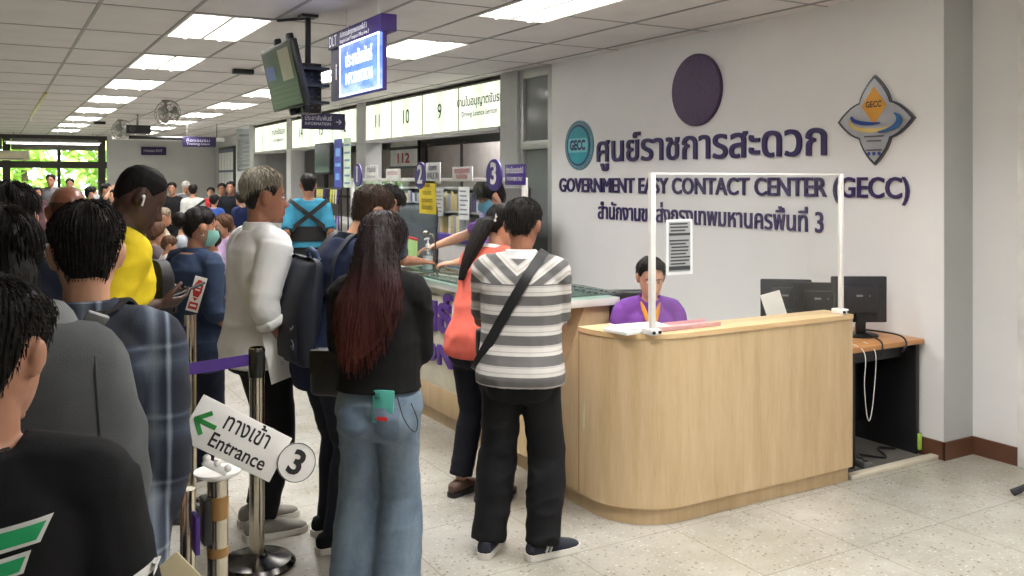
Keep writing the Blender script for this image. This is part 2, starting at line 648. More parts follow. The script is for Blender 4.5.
def tree(x, y, h, r, label):
    t = thing('garden_tree', label, 'tree', (x, y, 0), 0, 'trees outside the far windows')
    obj('trunk', MB().tube([(0, 0, -.05), (.05, .03, h * .3), (-.03, 0, h * .62)], [.16, .12, .07], 8), plain('bark', (96, 80, 60), .9), t)
    m = MB()
    rnd = random.Random(int(x * 10 + 100))
    lm = plain('leaf_green', (186, 214, 104), .7, var=.12, vs=5)
    for k in range(520):
        a, b_ = rnd.uniform(0, 2 * PI), rnd.uniform(-.9, 1)
        rr = r * (rnd.random() ** .4)
        c = V((rr * math.cos(a) * math.sqrt(1 - b_ * b_ * .9), rr * math.sin(a) * math.sqrt(1 - b_ * b_ * .9), h * .62 + rr * b_ * .95))
        e = Euler((rnd.uniform(-1, 1), rnd.uniform(-1, 1), rnd.uniform(0, 6))).to_matrix()
        L = rnd.uniform(.18, .34)
        vs = [m.bm.verts.new(c + e @ V(p)) for p in ((-L, 0, 0), (0, -L * .45, .03), (L, 0, 0), (0, L * .45, .03))]
        m.bm.faces.new(vs)
    obj('foliage', m, lm, t, smooth=0)
for k, (x, y, h, r) in enumerate(((-6.3, 34, 4.2, 2.0), (-2.6, 30.6, 3.8, 1.8), (.9, 33.4, 4.0, 1.9), (3.6, 30.6, 3.6, 1.7), (-10.5, 36, 4.6, 2.3), (6.2, 36, 4.2, 2.0))):
    tree(x, y, h, r, 'light green tree seen through the far left windows')

# ------------------------------------------------------------------ ceiling lamps
LAMP_FACE = plain('lit_diffuser', (255, 253, 246), .5, 0, 0, emit=3.2)
LAMP_TUBE = plain('lit_tube', (255, 255, 252), .5, 0, 0, emit=7.0)
lamp_data = bpy.data.lights.new('troffer_light', 'AREA')
lamp_data.shape = 'RECTANGLE'
lamp_data.size = .52
lamp_data.size_y = 1.1
lamp_data.energy = LAMP_W
lamp_data.color = (1.0, .985, .965)
lamp_data.spread = R_(132)
lamp_proto = None
def troffer(x, y, label):
    global lamp_proto
    if lamp_proto is None:
        t = thing('ceiling_light', label, 'ceiling light', (x, y, H), 0, 'recessed ceiling lights')
        f = MB()
        for s in (-1, 1):
            f.b2(s * .3, s * .278, -.6, .6, -.012, 0).b2(-.3, .3, s * .6, s * .575, -.012, 0)
        f.b2(-.012, .012, -.58, .58, -.010, -.001)
        obj('frame', f, plain('lamp_frame', (225, 222, 214), .4), t)
        obj('diffuser', MB().b2(-.28, .28, -.58, .58, -.004, -.0005), LAMP_FACE, t)
        for s in (-.14, .14):
            obj('lamp_tube', MB().tube([(s, -.56, -.012), (s, .56, -.012)], .012, 8), LAMP_TUBE, t)
        lo = bpy.data.objects.new('troffer_light', lamp_data); COL.objects.link(lo)
        lo.parent = t; lo.location = (0, 0, -.03)
        lamp_proto = t
        return t
    return dup(lamp_proto, (x, y, H), None, label)
rows = []
for k in range(8):
    rows.append((1.53, 7.3 + 2.4 * k, ['nearest', 'second', 'third', 'fourth', 'fifth', 'sixth', 'seventh', 'farthest'][k] + ' bright lamp of the left ceiling row, counted from the near end'))
for k in range(9):
    nm = ['nearest', 'second', 'third', 'fourth', 'fifth', 'sixth', 'seventh', 'eighth', 'ninth', 'farthest'][k]
    rows.append((3.33, 5.2 + 2.4 * k, nm + ' bright lamp of the right ceiling row, counted from the near end'))
for x, y in ((1.53, 4.9), (1.53, 2.5), (1.53, .1), (3.33, 2.8), (3.33, .4), (3.33, -2.0)):
    rows.append((x, y, 'ceiling lamp out of view, of the %s row, %.1f m along the hall' % ('left' if x < 2 else 'right', y)))
for a in rows:
    troffer(*a)
# lamp inside the back office
bo = thing('batten_light', 'white batten lamp on the back office ceiling', 'ceiling light', (6.0, 11.5, H))
obj('housing', MB().b2(-.05, .05, -.6, .6, -.05, 0, .01), WHITEP, bo)
obj('lamp_tube', MB().tube([(0, -.58, -.065), (0, .58, -.065)], .014, 8), LAMP_TUBE, bo)
bl = bpy.data.lights.new('batten_light', 'AREA'); bl.shape = 'RECTANGLE'; bl.size = .1; bl.size_y = 1.2; bl.energy = 30
blo = bpy.data.objects.new('batten_light', bl); COL.objects.link(blo); blo.parent = bo; blo.location = (0, 0, -.09)

# ------------------------------------------------------------------ lettering and emblems on the white wall
def wall_text(name, s, y0, y1, z, em, bold, depth, label):
    m = MB()
    add_text(m, s, (XW - .001, y0, z), (0, -1, 0), (0, 0, 1), width=y0 - y1, height=em, bold=bold, depth=depth)
    o = obj(name, m, DPURP, None, 30)
    return tag(o, label, 'wall lettering', 'raised lettering on the white wall')
wall_text('wall_lettering', 'ศูนย์ราชการสะดวก', 7.02, 4.30, 1.875, .335, .011, .018, 'largest line of raised purple Thai letters on the white wall')
wall_text('wall_lettering', 'GOVERNMENT EASY CONTACT CENTER (GECC)', 7.68, 3.65, 1.585, .192, .012, .016, 'raised purple line reading GOVERNMENT EASY CONTACT CENTER (GECC)')
wall_text('wall_lettering', 'สำนักงานขนส่งกรุงเทพมหานครพื้นที่ 3', 7.01, 4.33, 1.335, .205, .010, .012, 'lowest and smallest raised purple Thai line, ending in the number 3')

def disc(mb, c, r, d, n=64, bev=.006):
    return mb.lathe([(0, 0), (r, 0), (r, d - bev), (r - bev, d), (0, d)], c, n, (-1, 0, 0))
o = obj('wall_roundel', disc(MB(), (XW, 5.62, 2.436), .295, .03), plain('plum_disc', (70, 42, 84), .4, var=.12, vs=26, bump=.3, bs=60), None)
tag(o, 'large plain dark purple disc high on the white wall', 'wall emblem')
t = thing('wall_badge', 'round teal badge reading GECC at the left end of the lettering', 'wall emblem', (XW, 7.33, 2.04))
obj('plate', disc(MB(), (0, 0, 0), .245, .015), plain('badge_rim', (110, 152, 164), .35), t)
obj('ring', disc(MB(), (-.0145, 0, 0), .205, .003, bev=.001), plain('badge_dark', (44, 74, 110), .4), t)
obj('disc', disc(MB(), (-.017, 0, 0), .182, .003, bev=.001), plain('badge_teal', (46, 150, 168), .35), t)
m = MB()
poly = [(.17 * math.cos(a), .17 * math.sin(a)) for a in np.linspace(R_(-24), R_(24), 9)] + [(.17 * math.cos(a), .17 * math.sin(a)) for a in np.linspace(R_(156), R_(204), 9)]
m.prism(poly, (-.0205, 0, 0), (0, -1, 0), (0, 0, 1), .002)
obj('band', m, plain('badge_pale', (120, 196, 206), .35), t)
obj('letters', add_text(MB(), 'GECC', (-.0235, 0, -.042), (0, -1, 0), (0, 0, 1), width=.27, height=.13, bold=.05, align='C', depth=.003), plain('badge_ink', (36, 52, 92), .4), t)
m = MB()
for k in range(40):
    a = 2 * PI * k / 40
    if abs(math.sin(a)) > .35:
        c, s = math.cos(a), math.sin(a)
        m.box((-.0165, .225 * c, .225 * s), (.003, .012, .016), Euler((a, 0, 0)).to_matrix())
obj('lettering', m, plain('badge_ink2', (60, 84, 120), .4), t)

# four-pointed metal emblem
t = thing('wall_plaque', 'silver four-pointed plaque with orange diamond and blue swoosh on the white wall', 'wall emblem', (XW, 3.90, 2.09))
def petal(sc):
    pts = []
    for q in range(4):
        a0 = q * PI / 2
        for (u, w) in ((1, 0), (.9, .11), (.8, .2), (.65, .31), (.52, .375), (.41, .41), (.375, .52), (.31, .65), (.2, .8), (.11, .9)):
            pts.append((sc * .295 * (u * math.cos(a0) - w * math.sin(a0)), sc * .295 * (u * math.sin(a0) + w * math.cos(a0))))
    return pts
AXY, AXZ = (0, -1, 0), (0, 0, 1)
obj('plate', MB().prism(petal(1.0), (0, 0, 0), AXY, AXZ, .02), plain('plaque_edge', (112, 112, 116), .25, .9), t)
obj('face', MB().prism(petal(.92), (-.02, 0, 0), AXY, AXZ, .004), plain('plaque_silver', (190, 190, 192), .3, .6), t)
obj('diamond', MB().prism([(-.095, 0), (0, -.125), (.095, 0), (0, .125)], (-.024, 0, .095), AXY, AXZ, .003), plain('plaque_orange', (222, 158, 52), .4), t)
def swoosh(a0, a1, rx, ry, w, c, mat, nm, x=-.0275):
    outer, inner = [], []
    for k in range(25):
        a = R_(a0 + (a1 - a0) * k / 24)
        ww = w * (.35 + .65 * math.sin(PI * k / 24))
        outer.append((c[0] + (rx + ww) * math.cos(a), c[1] + (ry + ww * .6) * math.sin(a)))
        inner.append((c[0] + (rx - ww) * math.cos(a), c[1] + (ry - ww * .6) * math.sin(a)))
    obj(nm, MB().prism(outer + inner[::-1], (x, 0, 0), AXY, AXZ, .003), mat, t)
swoosh(165, 385, .185, .062, .020, (.0, -.005), plain('plaque_gold', (226, 196, 110), .4), 'gold_swoosh', -.0275)
swoosh(175, 290, .165, .05, .022, (-.005, .028), plain('plaque_blue', (40, 66, 150), .4), 'blue_swoosh', -.031)
swoosh(280, 395, .19, .075, .022, (.005, -.005), plain('plaque_sea', (50, 106, 166), .4), 'blue_swoosh', -.0345)
obj('letters', add_text(MB(), 'GECC', (-.028, 0, .085), AXY, AXZ, width=.12, height=.055, bold=.02, align='C'), INK, t)
for z, wd in ((-.105, .15), (-.135, .11), (-.195, .12)):
    m = MB().box((-.0255, 0, z), (.003, wd, .010))
    obj('lettering', m, plain('plaque_ink', (92, 88, 96), .5), t)
for yy in (-.04, 0, .04):
    m = disc(MB(), (-.0245, yy, -.218), .013, .003, 16, .001)
    obj('dot', m, plain('plaque_blue2', (52, 76, 150), .4), t)

# ------------------------------------------------------------------ lit sign boxes over the service windows
def sign_face():
    t = NT('lit_sign_face')
    # fluorescent tubes stand behind the face and light it unevenly
    co = t.coord((1, 1, 1))
    sx = t.n('ShaderNodeSeparateXYZ'); t.l(co, sx.inputs[0])
    f = t.math('ABSOLUTE', sx.outputs[1])
    c = t.ramp(f, [(.0, (206, 222, 194)), (.22, (240, 248, 226)), (.34, (255, 255, 246)), (.52, (222, 236, 206))])
    t.color(lin((236, 242, 226)))
    t.l(c, t.b.inputs['Emission Color'])
    t.b.inputs['Emission Strength'].default_value = .85
    return t.m
SIGNF = sign_face()
FRAMEK = plain('sign_frame', (112, 106, 94), .5)
def signbox(y0, y1, lines, label):
    t = thing('lit_sign_box', label, 'sign', (XW, (y0 + y1) / 2, 2.3), 0, 'lit sign boxes over the service windows')
    w = (y1 - y0) / 2
    obj('case', MB().b2(0, .22, -w, w, 0, .56, .006), FRAMEK, t)
    obj('face', MB().b2(-.006, 0, -w + .012, w - .012, .012, .535), SIGNF, t)
    for (s, z, em, bold) in lines:
        m = add_text(MB(), s, (-.007, 0, z), (0, -1, 0), (0, 0, 1), em=em, bold=bold, align='C')
        obj('lettering', m, plain('sign_ink', (40, 42, 38), .5), t)
step = 1.08
ys = [8.9 + step * k for k in range(5)]
signbox(ys[0], ys[1] - .01, [('งานใบอนุญาตขับรถ', .30, .15, .018), ('Driving Licence Section', .17, .095, .012)], 'near lit sign box with two lines of writing, next to the grey column')
signbox(ys[1], ys[2] - .01, [('9', .19, .28, .01)], 'lit sign box numbered 9')
signbox(ys[2], ys[3] - .01, [('10', .19, .28, .01)], 'lit sign box numbered 10')
signbox(ys[3], ys[4] - .01, [('11', .19, .28, .01)], 'lit sign box numbered 11')
signbox(13.58, 14.75, [('12', .19, .28, .01)], 'lit sign box numbered 12')
signbox(14.76, 15.93, [('13', .19, .28, .01)], 'lit sign box behind the small arrow sign, its right half showing')
signbox(15.94, 17.12, [('14', .19, .28, .01)], 'lit sign box at the left of the small arrow sign')
signbox(17.47, 18.7, [('งานทะเบียนรถ', .32, .17, .02), ('Vehicle Registration', .18, .10, .012)], 'distant lit sign box with two lines of writing')
signbox(18.71, 19.95, [('1', .19, .28, .01)], 'farthest lit sign box, numbered 1')
# ------------------------------------------------------------------ reception desk (rounded, light wood)
CX, CY, CR = 2.97, 3.78, .35
def desk_path(d, x1=4.195, y1=3.85, n=14):
    p = [(x1, CY - CR + d), (CX, CY - CR + d)]
    p += [(CX + (CR - d) * math.cos(R_(a)), CY + (CR - d) * math.sin(R_(a))) for a in np.linspace(270, 180, n)[1:]]
    return p + [(CX - CR + d, y1)]
def band(d0, d1, z0, z1, **k):
    return MB().prism(desk_path(d0, **k) + desk_path(d1, **k)[::-1], (0, 0, z0), (1, 0, 0), (0, 1, 0), z1 - z0)
rd = thing('reception_desk', 'light wood reception desk with a rounded corner in front of the lettered wall', 'reception desk')
obj('front_panel', band(0, .04, .085, .92), WOODF, rd, 30)
obj('plinth', band(.03, .06, 0, .085, y1=4.3), WOODF, rd, 30)
obj('side_filler', MB().prism([(3.85, .085), (4.41, .085), (3.85, .92)], (2.626, 0, 0), (0, 1, 0), (0, 0, 1), .03), WOODF, rd)
obj('top_ledge', band(-.006, .2, .92, .945), WOODT, rd, 30)
m = MB().b2(4.155, 4.194, 3.47, 3.62, .0, .919, .003)
obj('end_panel', m, WOODF, rd)
obj('work_top', MB().b2(2.85, 4.19, 3.6, 4.0, .72, .75, .004), WOODT, rd)
obj('seam', MB().b2(2.6185, 2.6205, 3.846, 3.850, .09, .92), plain('seam_brown', (150, 118, 78), .6), rd)
obj('scuff', MB().prism([(0, 0), (.008, .02), (.012, .12), (.004, .17), (-.004, .1), (-.006, .03)], (2.6185, 3.80, .42), (0, -1, 0), (0, 0, 1), .0012), plain('scuff_pale', (210, 206, 176), .6), rd)

# clear screen standing on the desk
sc = thing('acrylic_screen', 'clear acrylic screen with white posts standing on the reception desk', 'screen')
obj('pane', MB().b2(2.80, 4.13, 3.462, 3.467, .96, 1.73), ACRYL, sc)
PX = {}
for xx, hw in ((2.79, .015), (4.14, .011)):
    obj('post', MB().b2(xx - hw, xx + hw, 3.452, 3.478, .945, 1.735, .004), WHITEP, sc)
    f = obj('foot', MB().b2(xx - .028, xx + .028, 3.43, 3.51, .945, .975, .005), WHITEP, sc)
    obj('screw', MB().lathe([(.008, 0), (.008, .008)], (xx - .018, 3.43, .96), 10, (0, -1, 0)).lathe([(.008, 0), (.008, .008)], (xx + .018, 3.43, .96), 10, (0, -1, 0)), BLACKP, f)
obj('rail', MB().b2(2.79, 4.14, 3.459, 3.470, 1.726, 1.736, .002), WHITEP, sc)
ph = thing('notice_sheet', 'printed black and white notice in a sleeve taped to the acrylic screen', 'notice', (2.955, 3.458, 1.365), R_(-1.5))
obj('sleeve', MB().b2(-.082, .082, -.004, 0, -.135, .14), plain('sleeve_white', (226, 228, 228), .3), ph)
m = MB()
rnd = random.Random(3)
m.b2(-.066, .066, -.0055, -.004, -.112, -.092).b2(-.066, .066, -.0055, -.004, .06, .072)
for k in range(13):
    z = .118 - k * .0165
    if .05 < z < .08:
        continue
    x0 = -.064 + rnd.random() * .012
    m.b2(x0, x0 + .09 + rnd.random() * .038, -.0052, -.004, z - .0045, z + .003)
obj('print', m, plain('notice_ink', (58, 60, 62), .7), ph)
obj('grey_panel', MB().b2(-.068, .068, -.0046, -.004, -.12, .128), plain('notice_grey', (160, 162, 164), .7), ph)

# things on the desk
pf = tag(obj('paper_stack', MB().box((2.80, 3.60, .953), (.30, .17, .016), Euler((0, 0, .12)).to_matrix(), .002).box((2.83, 3.61, .964), (.28, .16, .006), Euler((0, 0, -.1)).to_matrix(), .001), PAPER), 'white paper stack on the curved desk ledge in front of the seated woman', 'papers')
tag(obj('document_tray', MB().b2(2.88, 3.27, 3.50, 3.62, .945, .951, .002).b2(2.88, 3.27, 3.50, 3.503, .945, .966).b2(2.88, 3.27, 3.617, 3.62, .945, .966), plain('pink_plastic', (232, 180, 184), .4)), 'flat pink tray on the desk ledge under the notice', 'tray')

# ------------------------------------------------------------------ computer desk by the wall
cd = thing('computer_desk', 'black desk with a wood top between reception desk and pillar', 'desk')
obj('desk_top', MB().b2(4.34, 4.985, 3.54, 4.4, .69, .72, .003), WOODB, cd)
BLK = plain('black_laminate', (26, 27, 30), .5)
obj('side_panel', MB().b2(4.945, 4.975, 3.57, 4.38, 0, .69, .002), BLK, cd)
obj('modesty_panel', MB().b2(4.38, 4.945, 3.98, 4.0, .12, .69, .002), BLK, cd)
obj('side_panel', MB().b2(4.36, 4.39, 3.57, 4.38, 0, .69, .002), BLK, cd)
obj('desk_rail', MB().b2(4.39, 4.945, 3.64, 3.66, .60, .69, .002), BLK, cd)
tag(obj('floor_strip', MB().box((4.62, 3.475, .012), (.82, .055, .024), None, .004), plain('ivory_strip', (206, 198, 178), .5)), 'ivory threshold strip on the floor in front of the black desk', 'floor strip')
tag(obj('carpet_tile', MB().b2(4.25, 4.97, 3.505, 4.4, .0, .006), plain('grey_mat', (96, 92, 86), .9, bump=.4, bs=120)), 'dull grey mat under the black desk', 'mat')
tag(obj('sticky_pad', MB().box((4.96, 3.555, .085), (.03, .012, .10), None, .002), plain('lime_green', (168, 206, 84), .6)), 'small lime green tag at the foot of the black desk', 'tag')
rnd = random.Random(5)
def cable(pts, r, label, mat=BLACKP):
    P = [V(p) for p in pts]
    out = []
    for i in range(len(P) - 1):
        p0, p1, p2, p3 = P[max(i - 1, 0)], P[i], P[i + 1], P[min(i + 2, len(P) - 1)]
        for k in range(8):
            t = k / 8
            out.append(.5 * ((2 * p1) + (p2 - p0) * t + (2 * p0 - 5 * p1 + 4 * p2 - p3) * t * t + (3 * p1 - p0 - 3 * p2 + p3) * t ** 3))
    out.append(P[-1])
    return tag(obj('cable', MB().tube(out, r, 6), mat), label, 'cable')
cable([(4.46, 3.75, .725), (4.40, 3.52, .70), (4.40, 3.515, .5), (4.43, 3.52, .32), (4.465, 3.525, .30), (4.49, 3.52, .45), (4.51, 3.525, .68), (4.55, 3.64, .725)], .0025, 'thin white cable looping down in front of the black desk', WHITEP)
cable([(4.72, 3.78, .745), (4.62, 3.58, .735), (4.58, 3.53, .70), (4.57, 3.53, .66)], .006, 'black monitor cable hanging over the desk edge')
cable([(4.80, 3.84, .75), (4.84, 3.62, .745), (4.80, 3.53, .71), (4.76, 3.53, .66)], .006, 'black cable curving over the desk edge under the screen')
cable([(4.42, 3.80, .02), (4.5, 3.62, .015), (4.6, 3.72, .015), (4.7, 3.60, .015), (4.82, 3.75, .015), (4.9, 3.68, .02)], .007, 'tangled black cable on the mat below the black desk')
ps = thing('power_strip', 'grey power strip on the mat under the black desk', 'power strip', (4.47, 3.62, .006), R_(70))
obj('body', MB().box((0, 0, .022), (.24, .06, .044), None, .008), plain('strip_grey', (92, 94, 92), .5), ps)
for k in range(4):
    obj('socket', MB().lathe([(.018, 0), (.018, .003)], (-.085 + k * .056, 0, .044), 14), BLACKP, ps)

def monitor(loc, rz, w, h, label, lean=0.0, back=DARKP):
    t = thing('computer_monitor', label, 'monitor', loc, rz, 'computer monitors on the black desk')
    z = .082 + h / 2
    obj('housing', MB().box((0, 0, z), (w, .028, h), None, .008).box((0, -.024, z), (w * .62, .03, h * .6), None, .012), back, t)
    obj('screen', MB().b2(-w / 2 + .014, w / 2 - .014, .014, .0155, z - h / 2 + .016, z + h / 2 - .014), plain('screen_dark', (28, 34, 44), .15), t)
    n = obj('neck', MB().box((0, -.035, .075), (.06, .022, .14), None, .006), BLACKP, t)
    obj('stand_base', MB().lathe([(0, 0), (.115, 0), (.115, .008), (.1, .014), (.03, .018), (0, .018)], (0, -.01, 0), 28), BLACKP, t)
    add = MB().b2(-.028, .012, -.0405, -.039, z + .02, z + .032)
    obj('mark', add, plain('mark_grey', (150, 150, 152), .4), t)
    obj('button', MB().lathe([(.004, 0), (.004, .002)], (.055, -.039, z + .025), 8, (0, -1, 0)), plain('mark_grey', (150, 150, 152), .4), t)
    return t
monitor((4.74, 3.83, .72), R_(-30), .35, .29, 'black monitor seen from behind, nearest the pillar')
monitor((4.53, 3.97, .72), R_(-38), .30, .25, 'black monitor seen from behind, in the middle of the three', back=BLACKP)
monitor((4.46, 4.17, .72), R_(-40), .32, .255, 'dark grey monitor seen from behind, farthest from the pillar')
tag(obj('wooden_block', MB().box((4.86, 3.92, .75), (.09, .04, .06), Euler((0, 0, .5)).to_matrix(), .004), WOODB), 'small wooden block behind the monitor stand', 'block')
m = MB()
for k, (dx, rz) in enumerate(((0, .25), (.012, .32), (.025, .18))):
    m.box((4.235 + dx, 4.05 + dx, .895), (.125, .002, .2), Euler((-.15, -.28, rz - .75)).to_matrix())
dh = thing('document_holder', 'white sheets leaning beside the dark grey monitor', 'papers')
obj('sheets', m, PAPER, dh)
obj('stand', MB().b2(4.18, 4.31, 4.03, 4.11, .75, .82, .004), DARKP, dh)
tag(obj('side_cabinet', MB().b2(4.0, 4.33, 4.01, 4.4, .0, .75, .006), BLK), 'low black cabinet between the two desks', 'cabinet')

# office chair of the seated woman
oc = thing('office_chair', 'black office chair of the woman behind the reception desk', 'chair', (3.30, 4.24, 0), R_(-206))
obj('seat', MB().box((0, 0, .44), (.46, .46, .07), None, .03, 3), BLACKP, oc)
obj('backrest', MB().box((0, -.26, .78), (.40, .05, .48), Euler((R_(8), 0, 0)).to_matrix(), .024, 3), BLACKP, oc)
obj('column', MB().lathe([(.03, .09), (.03, .41)], n=12), BLACKP, oc)
for k in range(5):
    a = 2 * PI * k / 5
    l = obj('leg', MB().tube([(0, 0, .11), (.26 * math.cos(a), .26 * math.sin(a), .075)], [.03, .018], 8), BLACKP, oc)
    obj('caster', MB().lathe([(.028, -.02), (.028, .02)], (.26 * math.cos(a), .26 * math.sin(a), .03), 12, (math.sin(a), -math.cos(a), 0)), BLACKP, l)

# ------------------------------------------------------------------ information counter (white front, glass top)
ic = thing('information_counter', 'long information counter with white front, purple letters and glass top', 'counter')
CREAM = plain('cream_panel', (226, 220, 198), .45)
obj('carcass', MB().b2(2.72, 3.18, 5.05, 8.2, .1, .96), WOODF, ic)
obj('white_front', MB().b2(2.675, 2.72, 5.05, 8.2, .27, .97, .004), CREAM, ic)
obj('front_band', MB().b2(2.672, 2.72, 4.95, 8.2, .10, .27, .003), WOODF, ic)
obj('plinth', MB().b2(2.71, 3.18, 4.37, 8.2, 0, .10), WOODF, ic)
# near end, its front leaning in under the top
m = MB().prism([(2.67, .1), (3.18, .1), (3.18, .96), (3.0, .96)], (0, 5.06, 0), (1, 0, 0), (0, 0, 1), .71)
obj('end_section', m, WOODF, ic, 20)
obj('top_slab', MB().b2(2.63, 3.23, 4.31, 8.25, .96, 1.005, .004), WHITEP, ic)
obj('glass_top', MB().b2(2.60, 3.24, 4.30, 8.25, 1.024, 1.034, .002), COUNTERGLASS, ic)
for yy in (4.5, 5.3, 6.1, 6.9, 7.7, 8.1):
    for xx in (2.74, 3.16):
        obj('spacer', MB().lathe([(.014, 1.005), (.014, 1.022)], (xx, yy, 0), 10), DARKSTEEL, ic)
m = MB()
add_text(m, 'ประชาสัมพันธ์', (2.6745, 7.55, .665), (0, -1, 0), (0, 0, 1), width=2.13, height=.34, bold=.028, depth=.02)
obj('lettering', m, plain('vivid_purple', (86, 44, 138), .35), ic, 30)
m = MB()
add_text(m, 'INFORMATION', (2.6745, 7.55, .435), (0, -1, 0), (0, 0, 1), width=2.13, height=.185, bold=.024, depth=.02)
obj('lettering', m, plain('vivid_purple', (86, 44, 138), .35), ic, 30)
# clear partition on the counter with the numbered signs
XP = 2.97
ap = thing('counter_partition', 'clear partition with white rails standing along the information counter', 'screen')
obj('pane', MB().b2(XP - .003, XP + .003, 5.55, 8.15, 1.34, 1.70), ACRYL, ap)
obj('rail', MB().b2(XP - .015, XP + .015, 4.98, 8.18, 1.69, 1.715, .003), WHITEP, ap)
for yy in (4.98, 7.2, 8.18):
    obj('post', MB().b2(XP - .016, XP + .016, yy - .016, yy + .016, 1.034, 1.715, .003), WHITEP, ap)
def ysign(name, label, cat, y, z, w, h, mat, texts, x=XP - .02, grp=None, oval=False, ink=None):
    t = thing(name, label, cat, (x, y, z), 0, grp)
    if oval:
        disc(m0 := MB(), (0, 0, 0), w / 2, .012, 40, .002)
        obj('plate', m0, mat, t)
    else:
        obj('plate', MB().b2(-.008, 0, -w / 2, w / 2, -h / 2, h / 2, .002), mat, t)
    for s, zz, em, bold, wd in texts:
        m = add_text(MB(), s, ((-.0125 if oval else -.0085), 0, zz), (0, -1, 0), (0, 0, 1), em=em, width=wd, height=em, bold=bold, align='C')
        obj('lettering', m, ink or WHITEP, t, 30)
    return t
G = 'round numbered signs on the partition'
for n, y, z in (('3', 5.34, 1.735), ('2', 6.55, 1.735), ('1', 7.97, 1.745)):
    ysign('number_sign', 'round purple sign with a white ' + n + ' above the information counter', 'sign', y, z, .215, .215, PURPLE, [(n, -.058, .20, .03, None), ('ช่องบริการ', .062, .03, .01, .07)], grp=G, oval=True)
ysign('service_sign', 'purple sign with two white lines, right of the round number 3', 'sign', 5.06, 1.735, .26, .135, PURPLE, [('ต่อทะเบียนรถประจำปี', .01, .055, .01, .22), ('TAX PAYMENT ONLY', -.04, .035, .008, .20)])
ysign('service_sign', 'white sign reading WALK IN, right of the round number 2', 'sign', 6.32, 1.755, .26, .16, PAPER, [('ช่องทาง', .02, .06, .008, .15), ('WALK IN', -.045, .07, .012, .21)], ink=plain('ink_blue', (52, 58, 110), .5))
ysign('service_sign', 'white sign with wavy edges and red writing, between numbers 2 and 3', 'sign', 5.82, 1.745, .32, .10, PAPER, [('กรุณาตรวจสอบเอกสาร', .008, .05, .01, .24), ('ก่อนยื่นคำขอ', -.035, .05, .01, .17)], ink=plain('ink_red', (196, 70, 80), .5))
ysign('service_sign', 'plain white sign right of the round number 1', 'sign', 7.62, 1.76, .30, .14, PAPER, [('ทำใบขับขี่', .01, .07, .008, .2), ('Driving licence', -.04, .04, .004, .2)], ink=plain('ink_grey', (120, 120, 128), .5))
ysign('service_sign', 'white sign with pinkish writing behind the bowed customer', 'sign', 7.12, 1.745, .30, .10, PAPER, [('กรุณาตรวจสอบ', .0, .05, .006, .22)], ink=plain('ink_rose', (196, 120, 126), .5))
ysign('yellow_notice', 'yellow paper notice hanging under the WALK IN sign', 'notice', 6.42, 1.565, .30, .26, YELLOW, [('ขั้นตอน', .08, .06, .008, .10), ('กรอกเอกสาร', .02, .05, .006, .16), ('ตรวจเอกสาร', -.04, .05, .006, .2), ('รับบัตรคิว', -.095, .05, .006, .2)], ink=plain('ink_ochre', (120, 96, 30), .6))

# on the counter
sb = thing('sanitizer_bottle', 'clear pump bottle of hand gel on the glass counter', 'bottle', (2.80, 6.10, 1.034))
obj('bottle_body', MB().lathe([(0, 0), (.036, 0), (.04, .01), (.04, .12), (.03, .145), (.014, .155), (.014, .165), (0, .165)], n=24), glassy('gel_clear', (.86, .92, .93), .75, .08), sb)
obj('gel', MB().lathe([(0, .004), (.034, .004), (.036, .012), (.036, .10), (0, .10)], n=24), plain('gel_white', (220, 226, 228), .3), sb)
p = obj('pump', MB().lathe([(.017, .163), (.017, .19), (.006, .195), (.006, .222), (.013, .225), (.013, .238), (0, .24)], n=16), WHITEP, sb)
obj('nozzle', MB().tube([(0, 0, .232), (-.03, -.02, .232), (-.038, -.026, .224)], .005, 8), WHITEP, p)
tag(obj('paper_form', MB().box((2.78, 6.55, 1.037), (.22, .34, .003), Euler((0, 0, .15)).to_matrix()), PAPER), 'white form on the glass counter under the customer hands', 'papers')
fo = thing('document_folder', 'green folder with a red edge standing on the counter', 'folder', (3.05, 6.95, 1.034), R_(80))
obj('cover', MB().b2(-.15, .15, -.006, .006, 0, .17, .002), plain('folder_green', (170, 206, 130), .5), fo)
obj('edge', MB().b2(-.155, .155, -.008, .008, .165, .185, .002), RED, fo)
sp = thing('desk_microphone', 'silver gooseneck stand on the information counter', 'microphone', (2.93, 6.25, 1.034))
obj('base', MB().lathe([(0, 0), (.045, 0), (.04, .02), (0, .022)], n=20), DARKSTEEL, sp)
obj('stem', MB().tube([(0, 0, .02), (0, 0, .2), (-.02, 0, .25), (-.06, 0, .265)], .007), STEEL, sp)
obj('head', MB().ball((-.075, 0, .265), .02, 14, (1.3, 1, 1)), STEEL, sp)

